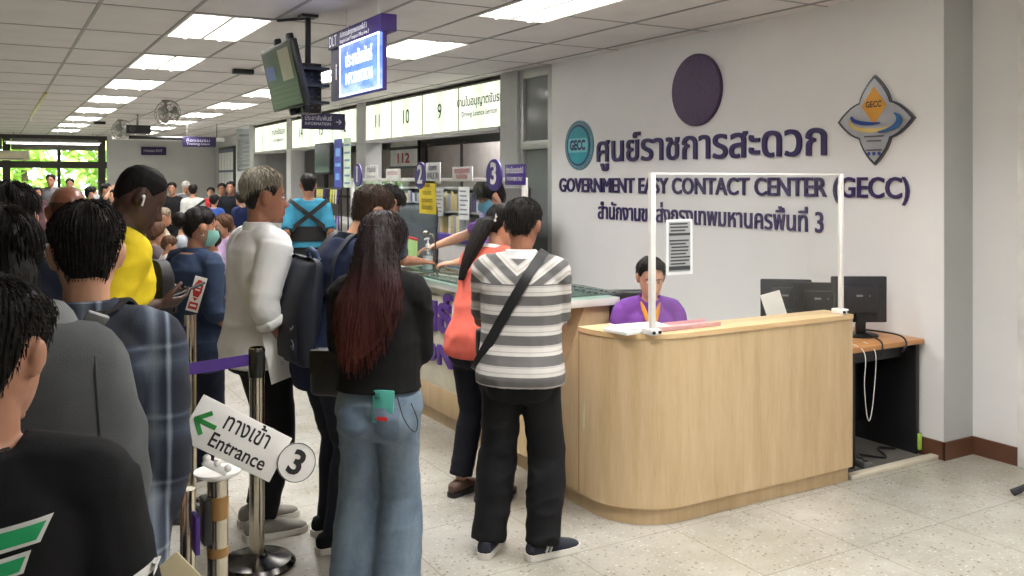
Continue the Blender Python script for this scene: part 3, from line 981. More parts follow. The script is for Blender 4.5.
# ------------------------------------------------------------------ behind the counter: shelves, papers, posters
sh = thing('document_shelf', 'grey document shelf packed with files behind the partition', 'shelf', (4.25, 8.9, 0))
obj('frame', MB().b2(0, .35, -1.3, -1.27, 0, 1.62).b2(0, .35, 1.27, 1.3, 0, 1.62).b2(.33, .35, -1.3, 1.3, 0, 1.62), plain('shelf_grey', (150, 148, 146), .5), sh)
for z in (.3, .7, 1.1, 1.35, 1.6):
    obj('shelf', MB().b2(0, .34, -1.27, 1.27, z, z + .02), plain('shelf_grey', (150, 148, 146), .5), sh)
rnd = random.Random(11)
cols = [(86, 66, 130), (206, 204, 196), (150, 150, 156), (94, 84, 120), (216, 206, 160), (60, 62, 76), (190, 170, 120), (180, 184, 190)]
for z in (.72, 1.12, 1.37):
    y = -1.2
    while y < 1.15:
        wd = rnd.choice((.05, .07, .09, .16))
        hh = rnd.uniform(.17, .22)
        cidx = rnd.randrange(len(cols))
        f = obj('file_box', MB().b2(.02, .3, 0, wd - .006, 0, hh, .003), plain('file_colour_%d' % cidx, cols[cidx], .6))
        f.location = (4.25, 8.9 + y, z)
        tag(f, 'file box among the packed files on the grey document shelf', 'file', 'files on the document shelf')
        y += wd + (.12 if rnd.random() < .12 else .0)
def poster(y, z, w, h, mat, label, x=4.22):
    t = thing('poster_sheet', label, 'poster', (x, y, z))
    obj('sheet', MB().b2(-.003, 0, -w / 2, w / 2, -h / 2, h / 2), mat, t)
    m = MB()
    for k in range(6):
        zz = h * (.36 - k * .14)
        m.b2(-.004, -.003, -w * (.2 + .18 * ((k * 7) % 3) / 2), w * .38, zz - h * .02, zz + h * .025)
    obj('print', m, plain('poster_ink', (92, 92, 112), .6), t)
poster(7.85, 1.46, .22, .32, plain('poster_lilac', (150, 138, 186), .6), 'lilac printed sheet behind the partition, beside the yellow notice')
poster(8.3, 1.46, .24, .34, plain('poster_white', (214, 214, 214), .6), 'white printed sheet in the middle of the shelf front')
poster(8.9, 1.46, .22, .3, plain('poster_grey', (176, 178, 184), .6), 'grey printed sheet on the shelf front behind the yellow notice')
lo = thing('low_partition', 'low grey desk partition with a purple top strip behind the information counter', 'partition', (3.95, 8.3, 0))
obj('panel', MB().b2(0, .05, -1.6, 1.6, .0, 1.08, .004), plain('panel_grey', (170, 166, 164), .6), lo)
obj('cap', MB().b2(-.012, .062, -1.6, 1.6, 1.08, 1.16, .003), PURPLE, lo)
rs = thing('room_sign', 'white board numbered 112 in red in the back office', 'sign', (6.44, 15.05, 2.1))
obj('plate', MB().b2(-.012, 0, -.62, .62, -.15, .15, .003), PAPER, rs)
obj('upper_plate', MB().b2(-.012, 0, -.62, .62, .2, .34, .003), plain('plate_grey', (200, 200, 196), .5), rs)
obj('frame', MB().b2(-.016, .02, -.66, .66, .15, .2).b2(-.016, .02, -.66, -.62, -.2, .36).b2(-.016, .02, -.66, .66, -.2, -.15).b2(0, .02, -.66, .66, -.2, .36), BLACKP, rs)
obj('lettering', add_text(MB(), '112', (-.0125, 0, -.085), (0, -1, 0), (0, 0, 1), width=.55, height=.24, bold=.03, align='C'), RED, rs)
for yy in (-.5, .5):
    obj('rod', MB().b2(.0, .015, yy - .01, yy + .01, .36, .8), DARKSTEEL, rs)
# lanyard booth in front of the far service windows
bx, by = 4.25, 13.15
bt = thing('booth_table', 'booth table under a purple cloth by the far service windows', 'table', (bx, by, 0))
obj('cloth', MB().b2(-.25, .25, -.75, .75, .02, .76, .01), plain('purple_cloth', (78, 58, 140), .8), bt)
obj('table_top', MB().b2(-.27, .27, -.78, .78, .76, .79, .004), WHITEP, bt)
br = thing('display_rack', 'black rack with hanging lanyards over the purple booth table', 'rack', (bx + .1, by, .79))
obj('frame', MB().tube([(0, -.7, 0), (0, -.7, .78)], .012).tube([(0, .7, 0), (0, .7, .78)], .012).tube([(0, -.7, .78), (0, .7, .78)], .012).tube([(0, -.7, .4), (0, .7, .4)], .01), BLACKP, br)
rnd = random.Random(4)
lc = [(232, 226, 120), (70, 50, 120), (226, 226, 220), (60, 50, 70), (200, 90, 160), (214, 220, 90), (110, 90, 160)]
for r_, z in ((0, .77), (1, .39)):
    for k in range(13):
        y = -.64 + k * .107
        c = lc[rnd.randrange(len(lc))]
        L = obj('lanyard', MB().tube([(-.02, y - .025, z), (-.03, y, z - .2), (-.02, y + .025, z)], .008, 6), plain('lanyard_%d_%d_%d' % c, c, .7))
        L.location = (bx + .1, by, .79)
        tag(L, 'lanyard hanging on the black booth rack', 'lanyard', 'lanyards on the booth rack')
for k in range(7):
    c = lc[(k * 3 + 1) % len(lc)]
    L = obj('goods_box', MB().b2(-.07, .07, -.06, .06, 0, .08 + .03 * (k % 3), .004), plain('goods_%d_%d_%d' % c, c, .6))
    L.location = (bx - .12, by - .6 + k * .2, .79)
    tag(L, 'small colourful packet on the purple booth table', 'packet', 'packets on the booth table')
bs = thing('wall_screen', 'dark screen above the lanyard booth', 'screen', (bx + .2, by + .38, 2.03))
obj('housing', MB().b2(-.03, .03, -.38, .38, -.24, .24, .006), BLACKP, bs)
obj('glass', MB().b2(-.032, -.03, -.35, .35, -.21, .21), plain('screen_dark', (28, 34, 44), .15), bs)
obj('pole', MB().tube([(.02, 0, -.2), (.02, 0, -1.235)], .02), BLACKP, bs)
bp = thing('booth_banner', 'blue and purple banner beside the dark booth screen', 'banner', (bx + .2, by - .28, 1.95))
obj('sheet', MB().b2(-.006, 0, -.17, .17, -.36, .36), plain('banner_blue', (62, 70, 160), .5), bp)
obj('print', MB().b2(-.008, -.006, -.1, .1, .1, .22).b2(-.008, -.006, -.12, .12, -.05, 0).b2(-.008, -.006, -.08, .1, -.25, -.15), plain('banner_sky', (120, 170, 220), .5), bp)
obj('pole', MB().tube([(.01, 0, .3), (.01, 0, -1.155)], .01), BLACKP, bp)
bp = thing('booth_banner', 'pale green banner hanging next to the blue one', 'banner', (bx + .2, by - .68, 1.95))
obj('sheet', MB().b2(-.006, 0, -.15, .15, -.36, .36), plain('banner_pale', (190, 206, 186), .5), bp)
m = MB()
for k in range(6):
    m.b2(-.008, -.006, -.11, .11, .24 - k * .11, .27 - k * .11)
obj('print', m, plain('banner_ink', (96, 120, 150), .5), bp)
obj('pole', MB().tube([(.01, 0, .3), (.01, 0, -1.155)], .01), BLACKP, bp)

# ------------------------------------------------------------------ hanging screens, signs and ceiling gear
tv = thing('hanging_screen', 'dark hanging screen tilted down from a black ceiling pole', 'screen', (1.99, 6.42, 2.9))
obj('pole', MB().tube([(0, 0, 0), (0, 0, -.5)], .022, 12).b2(-.06, .06, -.06, .06, -.02, 0).tube([(0, 0, -.02), (-.16, .22, -.02)], .012), BLACKP, tv)
br = MB().b2(-.07, .07, -.1, .1, -.72, -.36, .006)
for k in range(3):
    br.b2(-.09, .09, -.22, .22, -.42 - k * .12, -.40 - k * .12)
bk = obj('bracket', br, BLACKP, tv)
for k in range(8):
    for j in range(3):
        m = MB().lathe([(.008, 0), (.008, .003)], (-.05 + .05 * j, -.1005, -.40 - k * .04), 8, (0, -1, 0))
        obj('slot', m, plain('slot_grey', (86, 88, 90), .5), bk)
tilt = Euler((0, R_(-13), 0)).to_matrix()
def screen_part(sx, off):
    q = tilt if sx < 0 else Euler((0, R_(13), 0)).to_matrix()
    c = V((off, 0, -.46))
    h = obj('housing' if sx < 0 else 'rear_housing', MB().box(c, (.05, .78, .46), q, .008), BLACKP, tv)
    f = q @ V((sx, 0, 0))
    obj('glass', MB().box(c + f * .0258, (.002, .74, .42), q), plain('tv_glass', (36, 36, 40), .3), h)
    return c, q, f, h
c, q, f, h = screen_part(-1, -.17)
m = MB().box(c + f * .0272 + q @ V((0, -.17, .08)), (.001, .26, .22), q)
obj('picture', m, plain('tv_pale', (150, 136, 122), .3, emit=.12), h)  # beige reflection on the glass, put in as a pale glowing patch
m = MB()
for k in range(4):
    m.box(c + f * .0275 + q @ V((0, -.02, -.06 - k * .036)), (.001, .66, .012), q)
obj('picture', m, plain('tv_lines', (58, 62, 42), .3, emit=.08), h)
obj('picture', MB().box(c + f * .0273 + q @ V((0, .22, .05)), (.001, .22, .1), q), plain('tv_blue', (52, 50, 110), .3, emit=.15), h)
for yy in (-.25, .05):
    for zz in (.25, -.25):
        obj('clamp', MB().box(c + q @ V((.02, yy, zz)), (.05, .05, .06), q, .01), BLACKP, tv)

db = thing('hanging_lightbox', 'purple hanging information lightbox with a glowing blue panel', 'sign', (2.13, 5.32, 2.27))
obj('case', MB().b2(0, .03, .0, 1.0, 0, .42, .004), PURPLE, db)
obj('header', MB().b2(-.02, .09, -.02, 1.01, .37, .48, .006), PURPLE, db)
def glow():
    t = NT('glowing_panel')
    sx = t.n('ShaderNodeSeparateXYZ'); t.l(t.coord(), sx.inputs[0])
    n = t.noise(t.coord((1, 3, 6)), 2.0, 3)
    f = t.math('ADD', t.math('MULTIPLY', sx.outputs[2], 1.3), t.math('MULTIPLY', n, .5))
    c = t.ramp(f, [(.2, (200, 220, 255)), (.4, (110, 150, 238)), (.62, (84, 118, 220)), (.85, (160, 194, 255))])
    t.l(c, t.b.inputs['Emission Color']); t.b.inputs['Emission Strength'].default_value = 1.25
    t.color(lin((60, 80, 130)))
    return t.m
pnl = obj('panel', MB().b2(-.024, 0, .0, .74, .01, .365, .003), glow(), db)
m = MB()
for a in ((0, .74, .01, .02), (0, .74, .355, .365), (0, .012, .01, .365), (.728, .74, .01, .365)):
    m.b2(-.027, -.024, *a)
obj('glowing_edge', m, plain('glow_white', (235, 240, 255), .5, 0, 0, emit=2.2), pnl)
m = MB()
add_text(m, 'ประชาสัมพันธ์', (-.0265, .36, .205), (0, -1, 0), (0, 0, 1), width=.5, height=.13, bold=.02, align='C')
add_text(m, 'INFORMATION', (-.0265, .36, .085), (0, -1, 0), (0, 0, 1), width=.5, height=.105, bold=.02, align='C')
obj('lettering', m, plain('glow_white', (235, 240, 255), .5, 0, 0, emit=2.2), pnl)
m = MB()
add_text(m, 'DLT', (-.0215, .97, .385), (0, -1, 0), (0, 0, 1), width=.16, height=.11, bold=.006)
add_text(m, 'สำนักงานขนส่งกรุงเทพมหานครพื้นที่ 3', (-.0215, .74, .425), (0, -1, 0), (0, 0, 1), width=.52, height=.05, bold=.01)
add_text(m, 'Bangkok Land Transport Office Area 3', (-.0215, .74, .385), (0, -1, 0), (0, 0, 1), width=.56, height=.036, bold=.01)
add_text(m, 'i', (-.003, .87, .15), (0, -1, 0), (0, 0, 1), em=.16, bold=.03, align='C')
obj('lettering', m, plain('lit_white', (232, 230, 240), .5, 0, 0, emit=.6), db)
for yy in (.15, .75):
    obj('rod', MB().tube([(.035, yy, .48), (.035, yy, .63)], .008, 8), WHITEP, db)

def hanging_sign(loc, w, h, d, text, label, zc=H, rods=True):
    t = thing('hanging_sign', label, 'sign', loc)
    obj('plate', MB().b2(-w / 2, w / 2, -d / 2, d / 2, -h / 2, h / 2, .004), NAVYP, t)
    for s, x, z, em, wd in text:
        m = add_text(MB(), s, (x * w, -d / 2 - .001, z * h), (1, 0, 0), (0, 0, 1), width=wd * w if wd else None, em=em * h, height=em * h, bold=.006)
        obj('lettering', m, plain('sign_lilac', (206, 202, 224), .5), t)
    if rods:
        for s in (-.38, .38):
            obj('rod', MB().tube([(s * w, 0, h / 2), (s * w, 0, zc - loc[2])], .004, 8), ALU, t)
    return t
hanging_sign((4.43, 13.5, 2.605), .68, .25, .05, [('ประชาสัมพันธ์', -.44, .05, .40, .62), ('INFORMATION', -.44, -.25, .26, .6), ('→', .28, -.18, .5, None)], 'small dark purple hanging sign with two lines and an arrow, below the screens')
hanging_sign((3.72, 19.4, 2.49), .66, .21, .05, [('ห้องอบรม', -.40, .0, .4, .7), ('Training room', -.40, -.3, .3, .7)], 'purple sign hanging at the end of the long white housing')
hanging_sign((3.93, 26.965, 2.515), .66, .23, .06, [('ทางออก EXIT', -.40, -.12, .45, .75)], 'dark purple sign on the pale end wall', rods=False)
sl = thing('projection_housing', 'long white projection screen housing under the ceiling at the far end', 'screen housing', (2.75, 19.8, 2.55))
obj('case', MB().b2(-.65, 1.55, -.05, .05, -.03, .05, .01), WHITEP, sl)
obj('tube', MB().tube([(-.35, -.06, .02), (.9, -.06, .02)], .035, 12), BLACKP, sl)
for xx in (-.5, 1.4):
    obj('rod', MB().tube([(xx, 0, .05), (xx, 0, .34)], .008), DARKSTEEL, sl)

def fan(loc, label):
    t = thing('ceiling_fan', label, 'fan', loc, R_(20), 'orbit fans under the ceiling')
    GF = plain('fan_grey', (150, 148, 140), .45)
    obj('mount', MB().lathe([(.05, 0), (.06, -.02), (.02, -.05), (.018, -.14), (.03, -.15)], n=14), GF, t)
    obj('motor', MB().lathe([(0, -.06), (.05, -.05), (.06, 0), (.05, .05), (0, .07)], (0, .05, -.17), 16, (0, 1, -.35)), GF, t)
    cg = MB()
    c = V((0, -.06, -.2)); ax = V((0, -1, .35 - .7)).normalized()
    u = V((1, 0, 0)); w = ax.cross(u)
    for r, dd in ((.2, 0), (.19, .03), (.15, .05), (.1, .06), (.05, .065), (.19, -.03), (.12, -.05)):
        cg.tube([c + ax * dd + (u * math.cos(2 * PI * k / 24) + w * math.sin(2 * PI * k / 24)) * r for k in range(24)], .004, 5, True)
    for k in range(16):
        a = 2 * PI * k / 16
        dv = u * math.cos(a) + w * math.sin(a)
        cg.tube([c + ax * .065 + dv * .02, c + ax * .05 + dv * .15, c + dv * .2, c - ax * .05 + dv * .12, c - ax * .05 + dv * .03], .003, 4)
    obj('cage', cg, GF, t)
    for k in range(3):
        a = 2 * PI * k / 3
        d0 = u * math.cos(a) + w * math.sin(a)
        d1 = u * math.cos(a + .8) + w * math.sin(a + .8)
        bb = MB()
        vs = [bb.bm.verts.new(p) for p in (c + d0 * .03, c + d0 * .17 + ax * .02, c + d1 * .17 - ax * .015, c + d1 * .03)]
        bb.bm.faces.new(vs)
        bmesh.ops.solidify(bb.bm, geom=bb.bm.faces[:], thickness=.003)
        obj('blade', bb, plain('fan_blade', (170, 170, 164), .4), t)
    return t
fan((2.25, 14.3, H), 'grey orbit fan under the ceiling, nearer one between the lamp rows')
fan((2.2, 19.4, H), 'grey orbit fan under the ceiling, farther one near the end wall')
pj = thing('projector', 'black projector hanging under the ceiling at the far end', 'projector', (2.3, 17.7, H))
obj('body', MB().box((0, 0, -.28), (.42, .34, .15), None, .015), BLACKP, pj)
obj('lens', MB().lathe([(.05, 0), (.05, .04), (.04, .045), (0, .03)], (-.1, -.17, -.28), 18, (0, -1, 0)), DARKP, pj)
obj('rod', MB().tube([(0, 0, 0), (0, 0, -.21)], .018, 10), DARKSTEEL, pj)
tag(obj('sensor_box', MB().box((2.35, 9.9, H - .03), (.22, .09, .05), None, .006), BLACKP), 'small black box on the ceiling beside the screen pole', 'sensor')
tag(obj('sensor_box', MB().box((1.9, 20.2, H - .03), (.22, .12, .06), None, .006), BLACKP), 'small black box on the ceiling near the far fan', 'sensor')
tag(obj('cable_trunking', MB().b2(.61, .65, 13.8, 19.6, H - .025, H - .003, .003), plain('trunking_yellow', (206, 190, 120), .3)), 'thin yellowish trunking strip along the ceiling at the left', 'trunking')  # yellow strip stands in for a streak of light reflected on the ceiling
ac = thing('air_conditioner', 'cream wall air conditioner over the far left window beam', 'air conditioner', (-.2, 26.8, 2.22))
obj('case', MB().box((0, 0, .12), (2.1, .26, .25), None, .03, 3), plain('ac_cream', (226, 216, 186), .4), ac)
obj('louvre', MB().b2(-.9, .9, -.14, -.125, .02, .05), plain('ac_grey', (170, 164, 150), .5), ac)
obj('bracket', MB().b2(-.8, -.75, .1, .2, .0, .2).b2(.75, .8, .1, .2, .0, .2), DARKSTEEL, ac)
tl = thing('tube_light', 'thin lit tube hanging across the far left windows', 'ceiling light', (1.35, 25.6, 2.62))
obj('case', MB().b2(-1.1, 1.1, -.03, .03, .02, .06, .006), WHITEP, tl)
obj('lamp_tube', MB().tube([(-1.05, 0, 0), (1.05, 0, 0)], .018, 8), LAMP_TUBE, tl)
for xx in (-.9, .9):
    obj('rod', MB().tube([(xx, 0, .06), (xx, 0, .28)], .006), DARKSTEEL, tl)
nb = thing('notice_board', 'dark framed notice board with white sheets near the end wall', 'notice board', (5.6, 25.3, 1.95))
obj('frame', MB().b2(-.05, 0, -.95, .95, -.66, .66, .006), plain('board_frame', (58, 60, 72), .5), nb)
obj('board', MB().b2(-.055, -.05, -.88, .88, -.59, .59), plain('board_blue', (112, 120, 136), .6), nb)
for k in range(5):
    for j in range(2):
        s = obj('sheet', MB().b2(-.06, -.055, -.15, .15, -.24, .24), PAPER, nb)
        s.location = (0, -.70 + k * .35, -.28 + j * .54)

# stand at the right edge
es = thing('display_stand', 'grey splayed stand foot at the right edge by the door', 'stand', (5.0, 2.72, 0))
for a in (150, 270, 30):
    q = obj('leg', MB().tube([(0, 0, .16), (.24 * math.cos(R_(a)), .24 * math.sin(R_(a)), .025)], [.014, .012], 8), plain('stand_grey', (96, 98, 96), .5), es)
    obj('rubber_foot', MB().tube([(.20 * math.cos(R_(a)), .20 * math.sin(R_(a)), .045), (.27 * math.cos(R_(a)), .27 * math.sin(R_(a)), .014)], [.017, .02], 8), DARKP, q)
obj('pole', MB().tube([(0, 0, .12), (0, 0, 1.1)], .013, 10), plain('stand_grey', (96, 98, 96), .5), es)
obj('holder', MB().box((0, 0, 1.2), (.32, .02, .24), Euler((R_(20), 0, R_(60))).to_matrix(), .005), WHITEP, es)

# ------------------------------------------------------------------ queue posts
POSTP = plain('belt_purple', (76, 46, 132), .7, bump=.2, bs=300)
def post(x, y, h, label, r=.03, dish=False, dark=False, mat=STEEL):
    t = thing('queue_post', label, 'queue post', (x, y, 0), 0, 'steel queue posts')
    obj('base', MB().lathe([(0, 0), (.165, 0), (.168, .012), (.15, .03), (.06, .045), (.04, .06), (0, .06)], n=36), DARKSTEEL, t)
    obj('pole', MB().lathe([(r, .05), (r, h - .14), (r, h)], n=24), mat, t)
    if dark:
        obj('cap', MB().lathe([(r + .001, h - .13), (r + .003, h - .12), (r + .003, h - .01), (r - .004, h), (0, h)], n=24), plain('cap_dark', (60, 60, 58), .25, .6), t)
    if dish:
        obj('cap', MB().lathe([(0, h - .012), (r + .012, h - .012), (r + .034, h), (r + .034, h + .006), (r - .005, h + .004), (0, h + .012)], n=28), WHITEP, t)
    return t
S1 = post(.875, 4.80, 1.015, 'steel queue post with white cap carrying the red card')
S2 = post(1.01, 4.0, .963, 'steel queue post with a dark top and round base, in the middle of the queue', r=.033, dark=True)
S3 = post(.52, 2.47, .92, 'steel queue post under the Entrance sign, patched with brown tape', r=.027, dish=True)
tp = plain('brown_tape', (150, 112, 60), .5)
for z0, z1 in ((.80, .86), (.70, .725), (.53, .58)):
    obj('tape_band', MB().lathe([(.028, z0), (.0282, z1)], n=20), tp, S3)
obj('belt_slot', MB().b2(-.042, -.02, -.03, .03, .74, .86, .004), BLACKP, S3)
obj('belt_end', MB().b2(-.062, -.05, -.028, .028, .72, .82, .002), POSTP, S3)
# slimmer twin post right behind it
S4 = post(.46, 2.56, .86, 'thin steel queue post close behind the Entrance sign post', r=.02)
S5 = post(-1.25, 3.95, .963, 'queue post at the far end of the near purple belt, behind the crowd', dark=True)
S6 = post(-1.25, 4.72, .963, 'queue post at the far end of the back purple belt, behind the crowd')
def belt(p0, p1, z, label):
    a, b = V((p0[0], p0[1], z)), V((p1[0], p1[1], z))
    d = (b - a).normalized(); nn = V((0, 0, 1)).cross(d) * .0012
    m = MB()
    rs = []
    for k in range(13):
        t = k / 12
        c = a.lerp(b, t) - V((0, 0, .03 * 4 * t * (1 - t)))
        hz = V((0, 0, .025))
        rs.append([c - nn - hz, c + nn - hz, c + nn + hz, c - nn + hz])
    m.rings(rs)
    return tag(obj('queue_belt', m, POSTP), label, 'belt', 'purple queue belts')
belt((.98, 4.0), (-1.22, 3.95), .91, 'purple belt stretched left from the dark-topped queue post')
belt((.845, 4.80), (-1.22, 4.72), .93, 'purple belt stretched left from the post with the red card')

# the Entrance board clipped on the post
eb = thing('entrance_sign', 'tilted white sign reading Entrance with a green arrow and round 3', 'sign', (.566, 2.426, 1.012), R_(-12))
eb.rotation_euler = (R_(-14), R_(31), R_(-12))
obj('plate', MB().b2(-.14, .125, -.003, .003, -.062, .062, .002), WHITEP, eb)
obj('round_plate', MB().lathe([(0, 0), (.052, 0), (.052, .005), (0, .005)], (.165, -.003, .012), 36, (0, -1, 0)), WHITEP, eb)
obj('ring', MB().tube([(.165 + .0505 * math.cos(2 * PI * k / 40), -.0082, .012 + .0505 * math.sin(2 * PI * k / 40)) for k in range(40)], .0011, 5, True), INK, eb)
m = MB()
add_text(m, '3', (.165, -.0085, -.018), (1, 0, 0), (0, 0, 1), em=.088, bold=.03, align='C', depth=.0006)
add_text(m, 'ทางเข้า', (-.055, -.0032, .008), (1, 0, 0), (0, 0, 1), width=.128, height=.062, bold=.012, depth=.0006)
add_text(m, 'Entrance', (-.068, -.0032, -.045), (1, 0, 0), (0, 0, 1), width=.160, height=.052, bold=.014, depth=.0006)
obj('lettering', m, INK, eb)
m = MB()
m.box((-.097, -.0036, .0), (.056, .0012, .012)).box((-.112, -.0036, .014), (.046, .0012, .012), Euler((0, R_(-45), 0)).to_matrix()).box((-.112, -.0036, -.014), (.046, .0012, .012), Euler((0, R_(45), 0)).to_matrix())
obj('arrow', m, GREEN, eb)
cl = MB()
for xx in (-.05, -.02, .01):
    cl.ball((xx, .006, -.075), .011, 10)
obj('clip', cl.box((-.02, .006, -.085), (.07, .012, .02), None, .004), WHITEP, eb)

rc = thing('red_card', 'small tilted white card with a red mark on the queue post cap', 'sign', (.878, 4.79, 1.03), R_(-20))
rc.rotation_euler = (0, R_(16), R_(-20)); rc.scale = (1.1, 1.1, 1.1)
obj('plate', MB().b2(-.028, .028, -.002, .002, 0, .165, .001), WHITEP, rc)
m = MB()
m.prism([(-.012, .07), (.012, .07), (.02, .095), (.02, .125), (.008, .15), (-.008, .15), (-.02, .125), (-.02, .095)], (0, -.002, 0), (1, 0, 0), (0, 0, 1), .0008)
m.prism([(-.02, .012), (.02, .012), (.02, .044), (-.02, .044)], (0, -.002, 0), (1, 0, 0), (0, 0, 1), .0008)
m.prism([(-.012, .066), (0, .05), (.012, .066)], (0, -.002, 0), (1, 0, 0), (0, 0, 1), .0008)
obj('mark', m, RED, rc)
m = MB()
for z in (.10, .115):
    m.b2(-.011, .011, -.0032, -.0028, z, z + .007)
m.b2(-.014, .014, -.0032, -.0028, .024, .034)
obj('print', m, WHITEP, rc)
# ------------------------------------------------------------------ people: builders
# local frame of a person: feet at the origin, faces +Y, right hand on +X, written for a height of 1.70 m and scaled
def Rx(a): return Matrix.Rotation(a, 3, 'X')
def Rz(a): return Matrix.Rotation(a, 3, 'Z')

def ell(c, R, rx, ry, n=16, p=1.0):
    out = []
    for k in range(n):
        a = 2 * PI * k / n
        ca, sa = math.cos(a), math.sin(a)
        x = rx * math.copysign(abs(ca) ** p, ca)
        y = ry * math.copysign(abs(sa) ** p, sa)
        out.append(c + R @ V((x, y, 0)))
    return out

def frame(d, ref=V((0, 1, 0))):
    d = d.normalized()
    x = ref.cross(d)
    if x.length < 1e-3:
        x = V((1, 0, 0)).cross(d)
    x.normalize()
    y = d.cross(x)
    return Matrix((x, y, d)).transposed()

def seg(mb, a, b, prof, ref=V((0, 1, 0)), n=14):
    d = b - a
    R = frame(d, ref)
    mb.rings([ell(a + d * q[0], R, q[1], q[2] if len(q) > 2 else q[1], n) for q in prof])

def ik(a, b, l1, l2, pole):
    d = b - a
    L = min(d.length, (l1 + l2) * .999)
    dn = d.normalized()
    x = (l1 * l1 - l2 * l2 + L * L) / (2 * L)
    h = math.sqrt(max(l1 * l1 - x * x, 0))
    pl = pole - dn * pole.dot(dn)
    if pl.length < 1e-4:
        pl = dn.orthogonal()
    m = a + dn * x + pl.normalized() * h
    return m, a + dn * L

HZ = [-.122, -.115, -.10, -.08, -.055, -.03, -.005, .01, .04, .07, .095, .108, .115]
HW = [.016, .034, .048, .058, .065, .069, .072, .074, .075, .068, .052, .034, .006]
HB = [-.03, -.02, .015, .045, .072, .086, .093, .096, .097, .090, .070, .047, .006]
HF = [.066, .076, .084, .087, .089, .087, .086, .088, .086, .076, .056, .034, .006]
def head_pt(z, th):
    w, b, f = (float(np.interp(z, HZ, A)) for A in (HW, HB, HF))
    c, s = math.cos(th), math.sin(th)
    x = w * math.copysign(abs(c) ** .9, c)
    y = (f if s > 0 else b) * math.copysign(abs(s) ** .9, s)
    return V((x, y, z))

def add_head(mb, M):
    zs = list(HZ[:-1]) + [.1135]
    rs = []
    for z in zs:
        rs.append([M @ head_pt(z, 2 * PI * k / 28) for k in range(28)])
    mb.rings(rs)
    # nose
    rs = []
    for (z, y, w, dpt) in ((.016, .083, .008, .012), (-.01, .090, .010, .018), (-.03, .101, .013, .024), (-.042, .103, .018, .024), (-.052, .089, .015, .018)):
        rs.append([M @ V((w * math.cos(a), y - .006 + dpt * math.sin(a), z)) for a in [2 * PI * k / 10 for k in range(10)]])
    mb.rings(rs)
    for s in (-1, 1):
        q = Matrix.Rotation(s * R_(-18), 3, 'Z') @ Matrix.Rotation(R_(-10), 3, 'X')
        mb.ball(M @ V((s * .079, -.012, -.006)), 1, 12, (.011, .022, .035), M.to_3x3() @ q)
        mb.ball(M @ V((s * .085, -.020, .003)), 1, 10, (.010, .015, .027), M.to_3x3() @ q)
    # lips and chin
    mb.ball(M @ V((0, .087, -.066)), 1, 10, (.025, .014, .0075), M.to_3x3())
    mb.ball(M @ V((0, .086, -.081)), 1, 10, (.022, .014, .0085), M.to_3x3())
    mb.ball(M @ V((0, .076, -.108)), 1, 10, (.026, .018, .017), M.to_3x3())

def add_hand(mb, w, d, n, side, curl=.35, sc=1.0):
    """palm and five fingers: d along the hand, n the way the palm faces, side +1 right, -1 left"""
    d = d.normalized()
    n = (n - d * n.dot(d)).normalized()
    th = d.cross(n) * side
    def el(o, rx, ry):
        return [w + d * o * sc + th * rx * sc * math.cos(2 * PI * k / 12) + n * ry * sc * math.sin(2 * PI * k / 12) for k in range(12)]
    mb.rings([el(-.015, .026, .020), el(.02, .030, .018), el(.05, .038, .016), (el(.08, .040, .0145)), el(.098, .038, .011)])
    for off, L, cu in ((.029, .066, .8), (.010, .076, 1.0), (-.010, .071, 1.1), (-.028, .054, 1.2)):
        p = w + d * .09 * sc + th * off * sc
        ang = 0
        for k, (fr, aa) in enumerate(((.45, 48), (.31, 62), (.24, 42))):
            ang += R_(aa) * curl * cu
            dd = d * math.cos(ang) + n * math.sin(ang) + th * off * .9 * (1 - curl)
            q = p + dd.normalized() * L * fr * sc * 1.05
            r0, r1 = (.0092 - .0008 * k) * sc, (.0086 - .0009 * k) * sc
            seg(mb, p, q, [(-.12, r0 * .6), (0, r0), (1, r1), (1.1, r1 * .6)], n, 8)
            p = q
    p = w + d * .022 * sc + th * .026 * sc
    for k, (v, L) in enumerate((((.75, .6, .28), .040), ((.4, .85, .42), .032), ((.2, .9, .5), .026))):
        dd = (th * v[0] + d * v[1] + n * (v[2] + curl * .3)).normalized()
        q = p + dd * L * sc
        r0 = (.0125 - .0014 * k) * sc
        seg(mb, p, q, [(-.12, r0 * .7), (0, r0), (1, r0 * .9), (1.12, r0 * .5)], n, 8)
        p = q

def remesh(mb, voxel, smooth=3, fac=.5):
    bm = mb.bm
    bmesh.ops.recalc_face_normals(bm, faces=bm.faces)
    me = bpy.data.meshes.new('tmp')
    bm.to_mesh(me); bm.free()
    o = bpy.data.objects.new('tmp', me)
    COL.objects.link(o)
    r = o.modifiers.new('r', 'REMESH'); r.mode = 'VOXEL'; r.voxel_size = voxel; r.use_smooth_shade = True
    if smooth:
        s = o.modifiers.new('s', 'SMOOTH'); s.factor = fac; s.iterations = smooth
    dg = bpy.context.evaluated_depsgraph_get()
    out = bpy.data.meshes.new_from_object(o.evaluated_get(dg))
    bpy.data.objects.remove(o); bpy.data.meshes.remove(me)
    return out

def get_co(me):
    a = np.empty(len(me.vertices) * 3, np.float32); me.vertices.foreach_get('co', a)
    return a.reshape(-1, 3)
def set_co(me, a):
    me.vertices.foreach_set('co', a.astype(np.float32).ravel()); me.update()
def get_no(me):
    a = np.empty(len(me.vertices) * 3, np.float32); me.vertices.foreach_get('normal', a)
    return a.reshape(-1, 3)

def wave(p, freq, seed, n=7):
    r = np.random.RandomState(seed)
    v = np.zeros(len(p))
    for k in range(n):
        d = r.normal(size=3); d /= np.linalg.norm(d)
        f = freq * r.uniform(.6, 1.6)
        v += np.sin(p @ (d * f) + r.uniform(0, 6.28))
    return v / n

